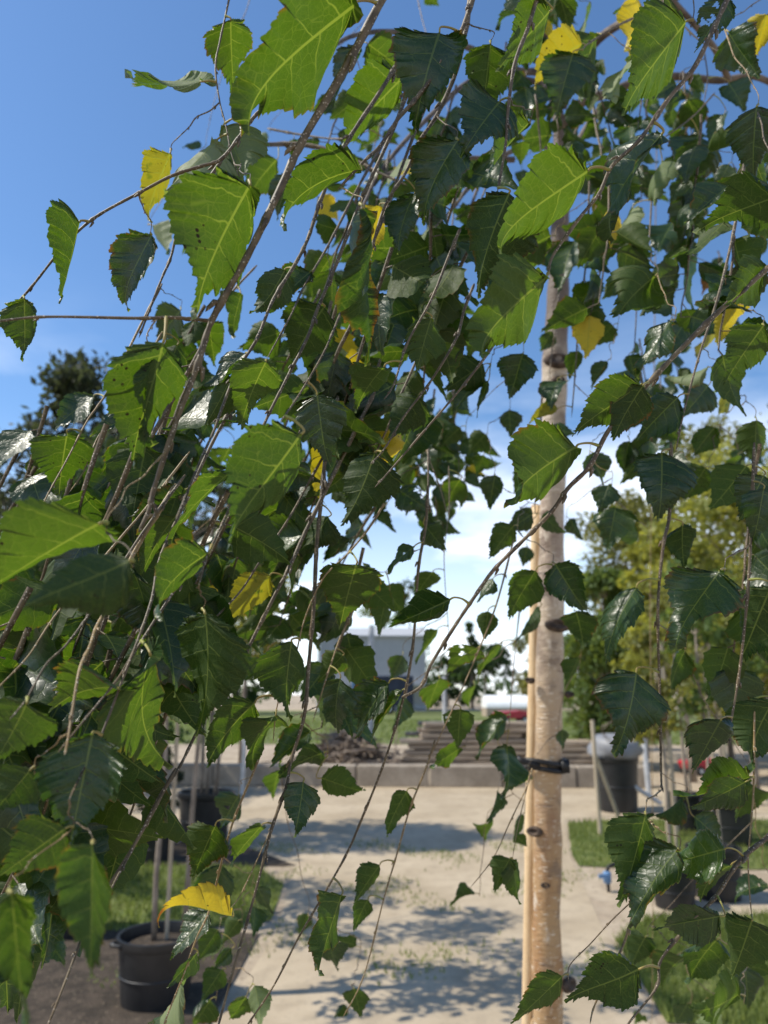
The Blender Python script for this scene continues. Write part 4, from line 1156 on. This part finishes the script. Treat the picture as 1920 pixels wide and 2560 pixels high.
ALL = []
k = 0
for ln in LEAVES.strip().splitlines():
    if ln[0] == '#': k = int(ln[1:]) - 1; continue
    f = ln.split(); ox, oy = 1659 * (k % 2), 1106 * (k // 2)
    bx, by, tx, ty, w = [float(q) for q in f[:5]]
    ALL.append(dict(b=(bx + ox, by + oy), t=(tx + ox, ty + oy), w=w * (1.13 if math.hypot(tx - bx, ty - by) < 300 else .98), code=f[5], d=float(f[6]) if len(f) > 6 else None))
S_ = np.array([q[:3] for q in samp]); 
def find_twig(bx, by, d, a2, lim=110, lr=.42):
    dx = S_[:, 0] - bx; dy = S_[:, 1] - by; dist = np.hypot(dx, dy)
    behind = -(dx * a2[0] + dy * a2[1]) / (dist + 1)       # the stalk should leave backwards from the blade
    cost = dist * (1.7 - .8 * behind) + 260 * np.abs(np.log(S_[:, 2] / d)) + 170 * np.maximum(0, .15 - behind) + 1e4 * ((dist > lim) | (np.abs(np.log(S_[:, 2] / d)) > lr))
    i = int(np.argmin(cost)); return i, dist[i], cost[i]
for lf in ALL:
    L2 = math.hypot(lf['t'][0] - lf['b'][0], lf['t'][1] - lf['b'][1]); lf['L2'] = L2
    a2 = ((lf['t'][0] - lf['b'][0]) / L2, (lf['t'][1] - lf['b'][1]) / L2); lf['a2'] = a2
    big = max(L2, lf['w'] * 1.0)
    lf['d0'] = lf['d'] or min(1.7, (.030 + .00006 * big) * 1775 / .57866 / big)
ALL.sort(key=lambda q: q['b'][1])
for lf in ALL:
    lim = 95 if lf['d'] is None else 110
    i, dist, cost = find_twig(*lf['b'], lf['d0'], lf['a2'], lim, .42 if lf['d'] is None else .22)
    if cost < 260:
        lf['at'] = i; lf['d0'] = float(S_[i, 2]) * (random.uniform(.98, 1.03) if lf['d'] is None else random.uniform(.96, .99))
    else:
        # a thin side twig comes down to this leaf from the nearest twig above it
        bx, by = lf['b']; dx = S_[:, 0] - bx; dy = S_[:, 1] - by
        bad = (dy > -90) | (np.abs(dx) > .85 * -dy + 40) | (np.abs(np.log(S_[:, 2] / lf['d0'])) > .45) | (dy < -900)
        cost = np.hypot(dx - .25 * -dy, dy) + 350 * np.abs(np.log(S_[:, 2] / lf['d0'])) + 1e6 * bad
        j = int(np.argmin(cost)); st = (bx - lf['a2'][0] * 28 + random.uniform(-14, 14), by - abs(lf['a2'][1]) * 26 - 22)
        end = (S_[j, 0], S_[j, 1], S_[j, 2]) if cost[j] < 1e5 else (bx + (170 if bx < 1900 else 40) + random.uniform(-60, 60), min(by - 420, -80), lf['d0'] * 1.1)
        n = 5; g_ = []
        for q in range(n + 1):
            e = q / n; g_.append((end[0] + (st[0] - end[0]) * e + random.uniform(-9, 9) * (0 < q < n) - math.sin(e * 3.14) * 10, end[1] + (st[1] - end[1]) * e))
        g_.append((st[0] - 6, st[1] + random.uniform(25, 80)))
        add_twig(g_, max(4.5, min(8.5, 3.4 / lf['d0'])), end[2], lf['d0'] * 1.01, 'twig' if random.random() < .6 else 'twig_pale', .5)
        S_ = np.array([q[:3] for q in samp]); i, dist, cost = find_twig(*lf['b'], lf['d0'], lf['a2']); lf['at'] = i

def orient(Bp, a, L3, w3, face, mode, g):
    """leaf frame with axis a: the blade's apparent width fixes the roll; sign chosen by how the light falls on it"""
    v = (Bp + a * (L3 * .5) - CAM).normalized(); e1 = (v - a * v.dot(a)); e1 = e1.normalized() if e1.length > .05 else a.orthogonal().normalized(); e2 = a.cross(e1)
    if face == 't': e1 = -e1
    c = min(.985, w3 / (.80 * L3)); asp = .80 if w3 < .8 * L3 * .985 else min(.94, w3 / L3 / .985)
    best = None
    for sg in (1, -1):
        r = math.acos(c) * sg; n = (e1 * math.cos(r) + e2 * math.sin(r)).normalized(); ns_ = n.dot(SUN); h = (SUN - v).normalized()
        sc_ = {'b': min(ns_, .75), 'l': min(ns_, .7), 'm': -abs(ns_ - .3), 'd': -abs(ns_ - .04), 'p': -ns_, 'g': n.dot(h)}[mode]
        if best is None or sc_ > best[0]: best = (sc_, n, asp)
    return best
tasks = []
for lf in ALL:
    code = lf['code']; face, mode = code[0], code[1]; d = lf['d0']
    Bp = PG(*lf['b'], d); v = (Bp - CAM).normalized(); best = None
    for tilt in (-.62, -.35, -.12, .12, .35, .62):
        Tp = PG(*lf['t'], d); L0 = (Tp - Bp).length
        dt = max(.14, d + L0 * math.tan(tilt)); Tp = PG(*lf['t'], dt); L3 = (Tp - Bp).length; a = (Tp - Bp).normalized()
        w3 = lf['w'] * .57866 / 1775 * (d + dt) / 2
        sc_, n, asp = orient(Bp, a, L3, w3, face, mode, None)
        sc_ -= .12 * abs(tilt)
        if best is None or sc_ > best[0]: best = (sc_, n, a, L3, asp)
    lf.update(n=best[1], a=best[2], L3=best[3], asp=best[4], B=Bp)
    tasks.append(lf)
tasks.sort(key=lambda q: -q['L2'] * q['w'])
spare_V = []; spare_F = []; spare_U = []; spare_B = []; spare_C = []; nv = 0
def params(code, g):
    mode = code[1]
    fold = g.uniform(.05, .32) if 'f' not in code else .75
    arch = g.normal(.25, .28); tipc = g.normal(.25, .45)
    if 'y' in code: arch += .3
    tint = {'b': g.uniform(.6, 1), 'm': g.uniform(.3, .65), 'd': g.uniform(0, .18), 'g': g.uniform(.1, .3), 'p': g.uniform(1.2, 1.6), 'l': g.uniform(.5, .9)}[mode]  # lighting code put into the colour: shaded leaves darker, sunlit ones brighter
    yel = g.uniform(.6, 1.0) if 'y' in code else (g.uniform(.3, .45) if 'z' in code else 0)
    if 'o' in code: fold, arch, tipc = .3, -.2, 2.6
    return fold, arch, tipc, g.uniform(.02, .10) if g.random() < .65 else g.uniform(.1, .2), g.normal(0, .25), tint, yel, (1.0 if 'n' in code else 0.0)
def frame(a, n):
    x = a.cross(n).normalized(); return Matrix((x, a, n)).transposed()
for i, lf in enumerate(tasks):
    g = np.random.default_rng(1000 + i); code = lf['code']
    fold, arch, tipc, wav, tw, tint, yel, brown = params(code, g)
    big = lf['L2'] > 150
    holes = 9 if 'h' in code else (int(g.integers(1, 3)) if g.random() < .16 and big and lf['L2'] < 270 else 0)
    N, J = ((126, 10) if lf['L2'] > 260 else (84, 8)) if big else (42, 4)
    W, F, Uv, Bl = make_leaf(g, N, J, fold, arch, tipc, wav, tw, lf['asp'], holes, rib=False, curls=.16 if lf['L2'] > 280 and code[1] in 'bm' else .42)
    Rm = frame(lf['a'], lf['n']); L3 = lf['L3']
    sd = g.random(); C = np.tile([tint, yel, sd, brown], (len(W), 1))
    if 'o' in code: C[:, 3] = np.clip((Bl[:, 1] - .74) / .08, 0, 1)
    me = mesh_np('leaf', W * L3, F, M['leaf'], True, {'veins': Uv, 'blade': Bl}, C)
    at = Vector(samp[lf['at']][3:6]); back = -lf['a']; Bp = lf['B']; dl = (at - Bp).length; x1, y1, d1 = px3(at); x2, y2, d2 = px3(Bp); d2l = math.hypot(x1 - x2, y1 - y2) / FPX * d2
    pp = [at, at.lerp(Bp + back * d2l * .3, .5) + Vector((0, 0, .08 * d2l)), Bp + back * min(.25 * d2l, .005), Bp]
    pr = [.0008, .00052, .00045, .0005]; ps = spline(pp, 5); prs = np.interp(np.linspace(0, 3, len(ps)), range(4), pr) * (1.25 if L3 > .045 else 1)
    if i < 300:
        o = bpy.data.objects.new('leaf', me); col.objects.link(o); o.parent = birch
        o.matrix_basis = Matrix.Translation(TP(Bp)) @ Rm.to_4x4()
        inv = Rm.transposed()
        MB().tube([inv @ (q - Bp) for q in ps], prs, 6).build('petiole', M['petiole'], o, smooth=True)
    else:
        bpy.data.meshes.remove(me); Rn = np.array(Rm)
        spare_V.append((W * L3) @ Rn.T + np.array(TP(Bp))); spare_F.append(F + nv); spare_U.append(Uv); spare_B.append(Bl); spare_C.append(C); nv += len(W)

K = np.array([lf['B'] + lf['a'] * lf['L3'] * q for lf in tasks if lf['code'][1] in 'bplg' or (lf['code'][1] == 'm' and lf['L2'] > 240) for q in (.2, .45, .7)] + [PD(1184, y, DT) + Vector((-.02, -.022, 0)) for y in range(820, 2240, 26)]); Sd = np.array(SUN)
def blocks(p, r):     # would a leaf here stand between the sun and one of the sunlit leaves?
    rel = np.array(p)[None] - K; al = rel @ Sd; dist = np.linalg.norm(rel - al[:, None] * Sd[None], axis=1)
    return bool(((dist < r) & (al > .004)).any())
# smaller leaves farther back in the crown, on their own fine hanging shoots
def shoots(n, xr, yr, dr, slope, ln, seed, gap=46, modes='ubtdumtdumtd', size=(.028, .046)):
    global nv
    g = np.random.default_rng(seed); tw_ = MB(); lib = []
    for q in range(14): lib.append(make_leaf(g, 28, 3, g.uniform(.05, .4), g.normal(.3, .3), g.normal(.2, .4), g.uniform(.02, .12), g.normal(0, .3), .8, 0, rib=False))
    for q in range(n):
        x = g.uniform(*xr); y = g.uniform(*yr); d = g.uniform(*dr); m = int(g.uniform(.5, 1.2) * ln / gap) + 2; st = gap * .75 / d
        sl = slope + g.normal(0, .10); pts_ = []
        for i in range(m):
            pts_.append(PG(x, y, d)); x -= sl * st + g.normal(0, 4); y += st; d *= 1 + g.normal(0, .008)
            tx_, ty_, td_ = px3(pts_[-1])
            if i > 0 and not (1330 < tx_ < 1440 and 120 < ty_ < 1450 and g.random() < (.3 if ty_ < 700 else .75)):
                Bp = pts_[-1]; sdv = g.normal(0, 1, 3); a = Vector((sdv[0] * .7, sdv[1] * .5, -.75 + .3 * sdv[2])).normalized(); md = modes[int(g.integers(len(modes) // 2)) * 2:][:2]
                v = (Bp - CAM).normalized(); e1 = (v - a * v.dot(a)).normalized(); e2 = a.cross(e1)
                if md[0] == 't': e1 = -e1
                r = g.uniform(-1.1, 1.1); nn = (e1 * math.cos(r) + e2 * math.sin(r)).normalized()
                W, F, Uv, Bl = lib[int(g.integers(14))]; L3 = g.uniform(*size); B2 = Bp + Vector((a.x, a.y, -.2)) * .012
                if blocks(B2 + a * L3 * .5, L3 * .42): continue
                Rn = np.array(frame(a, nn)); C = np.tile([{'b': .8, 'd': .12, 'm': .45}[md[1]], 1.0 if g.random() < .018 else 0, g.random(), 0], (len(W), 1))
                spare_V.append((W * L3) @ Rn.T + np.array(TP(B2))); spare_F.append(F + nv); spare_U.append(Uv); spare_B.append(Bl); spare_C.append(C); nv += len(W)
                tw_.tube([TP(Bp), TP(B2)], .0005, 4, cap=False)
        tw_.tube([TP(p) for p in pts_], list(np.linspace(.0016, .0007, len(pts_))), 5, cap=False)
    tag(tw_.build('shoots', M['twig'], birch, smooth=True), kind='stuff')
shoots(8, (2350, 3400), (-500, 700), (.8, 1.7), .0, 900, 501)
shoots(7, (2400, 3400), (800, 2000), (.8, 1.6), .0, 600, 502)
shoots(8, (1350, 2200), (0, 1100), (.75, 1.4), .25, 900, 503)
shoots(10, (700, 1700), (1200, 2000), (.6, 1.1), .45, 800, 504)
shoots(8, (1700, 2350), (1500, 1900), (.9, 1.4), .1, 600, 505)
shoots(10, (1300, 2100), (400, 1500), (.5, .75), .35, 700, 506, 60, size=(.040, .054))
shoots(10, (500, 1300), (1300, 2100), (.42, .6), .45, 700, 507, 64, size=(.038, .052))
shoots(6, (2500, 3400), (300, 2000), (.5, .8), .05, 700, 508, 60, size=(.040, .054))
shoots(11, (100, 1000), (1700, 2500), (.34, .6), .42, 600, 509, 66, size=(.040, .055))
shoots(5, (900, 1700), (2000, 2500), (.5, .8), .3, 500, 510, 56, size=(.036, .050))
shoots(9, (0, 900), (2350, 2900), (.32, .55), .4, 520, 512, 64, size=(.042, .056))
shoots(5, (2150, 2600), (-100, 500), (.8, 1.2), .05, 500, 513, 52, size=(.040, .052))
# added leaves outside the picture, set on sun rays to shade the dark leaves
def shade():
    global nv
    g = np.random.default_rng(77); lib = [make_leaf(g, 28, 3, .15, .3, .2, .05, 0, .85, 0, rib=False) for _ in range(6)]; tw_ = MB()
    n = 0
    for lf in tasks:
        m_ = lf['code'][1]
        if m_ not in 'dm' or (m_ == 'm' and (g.random() < .5 or lf['L2'] > 240)): continue
        c = lf['B'] + lf['a'] * lf['L3'] * .45
        t = .12
        while t < 2.2:
            x, y, d = px3(c + SUN * t)
            if x < -130 or y < -130 or d < .05: break
            t += .04
        if t >= 2.2: continue
        for q in range(6 if m_ != 'm' else 2):
            pnt = c + lf['a'] * (lf['L3'] * g.uniform(-.45, .5)) + lf['a'].cross(lf['n']) * (lf['L3'] * g.uniform(-.38, .38)) + SUN * (t + g.uniform(.02, .3))
            if blocks(pnt, .030): continue
            nn = (SUN + Vector(g.normal(0, .35, 3))).normalized(); a = Vector((g.normal(0, .5), g.normal(0, .5), -1)); a = (a - nn * a.dot(nn)).normalized()
            W, F, Uv, Bl = lib[int(g.integers(6))]; L3 = g.uniform(.045, .06); Bp = pnt - a * L3 * .45
            C = np.tile([g.uniform(.1, .7), 0, g.random(), 0], (len(W), 1)); Rn = np.array(frame(a, nn))
            spare_V.append((W * L3) @ Rn.T + np.array(TP(Bp))); spare_F.append(F + nv); spare_U.append(Uv); spare_B.append(Bl); spare_C.append(C); nv += len(W); n += 1
            e2_ = Bp + Vector((-.03, .0, .14)); x2, y2, d2 = px3(e2_)
            if d2 > .05 and (x2 < -40 or y2 < -40): tw_.tube([TP(Bp), TP(Bp + Vector((-.004, .0, .012))), TP(e2_)], [.0006, .0008, .0012], 4, cap=False)
    tag(tw_.build('shoots', M['twig'], birch, smooth=True), kind='stuff')  # stems of the added shading leaves
    print('shade leaves', n)
shade()
me = mesh_np('foliage_and_shade_leaves', np.concatenate(spare_V), np.concatenate(spare_F), M['leaf'], True, {'veins': np.concatenate(spare_U), 'blade': np.concatenate(spare_B)}, np.concatenate(spare_C))
tag(obj('foliage_and_shade_leaves', me, birch), kind='stuff')  # crown leaves, with the added out-of-view shading leaves joined in
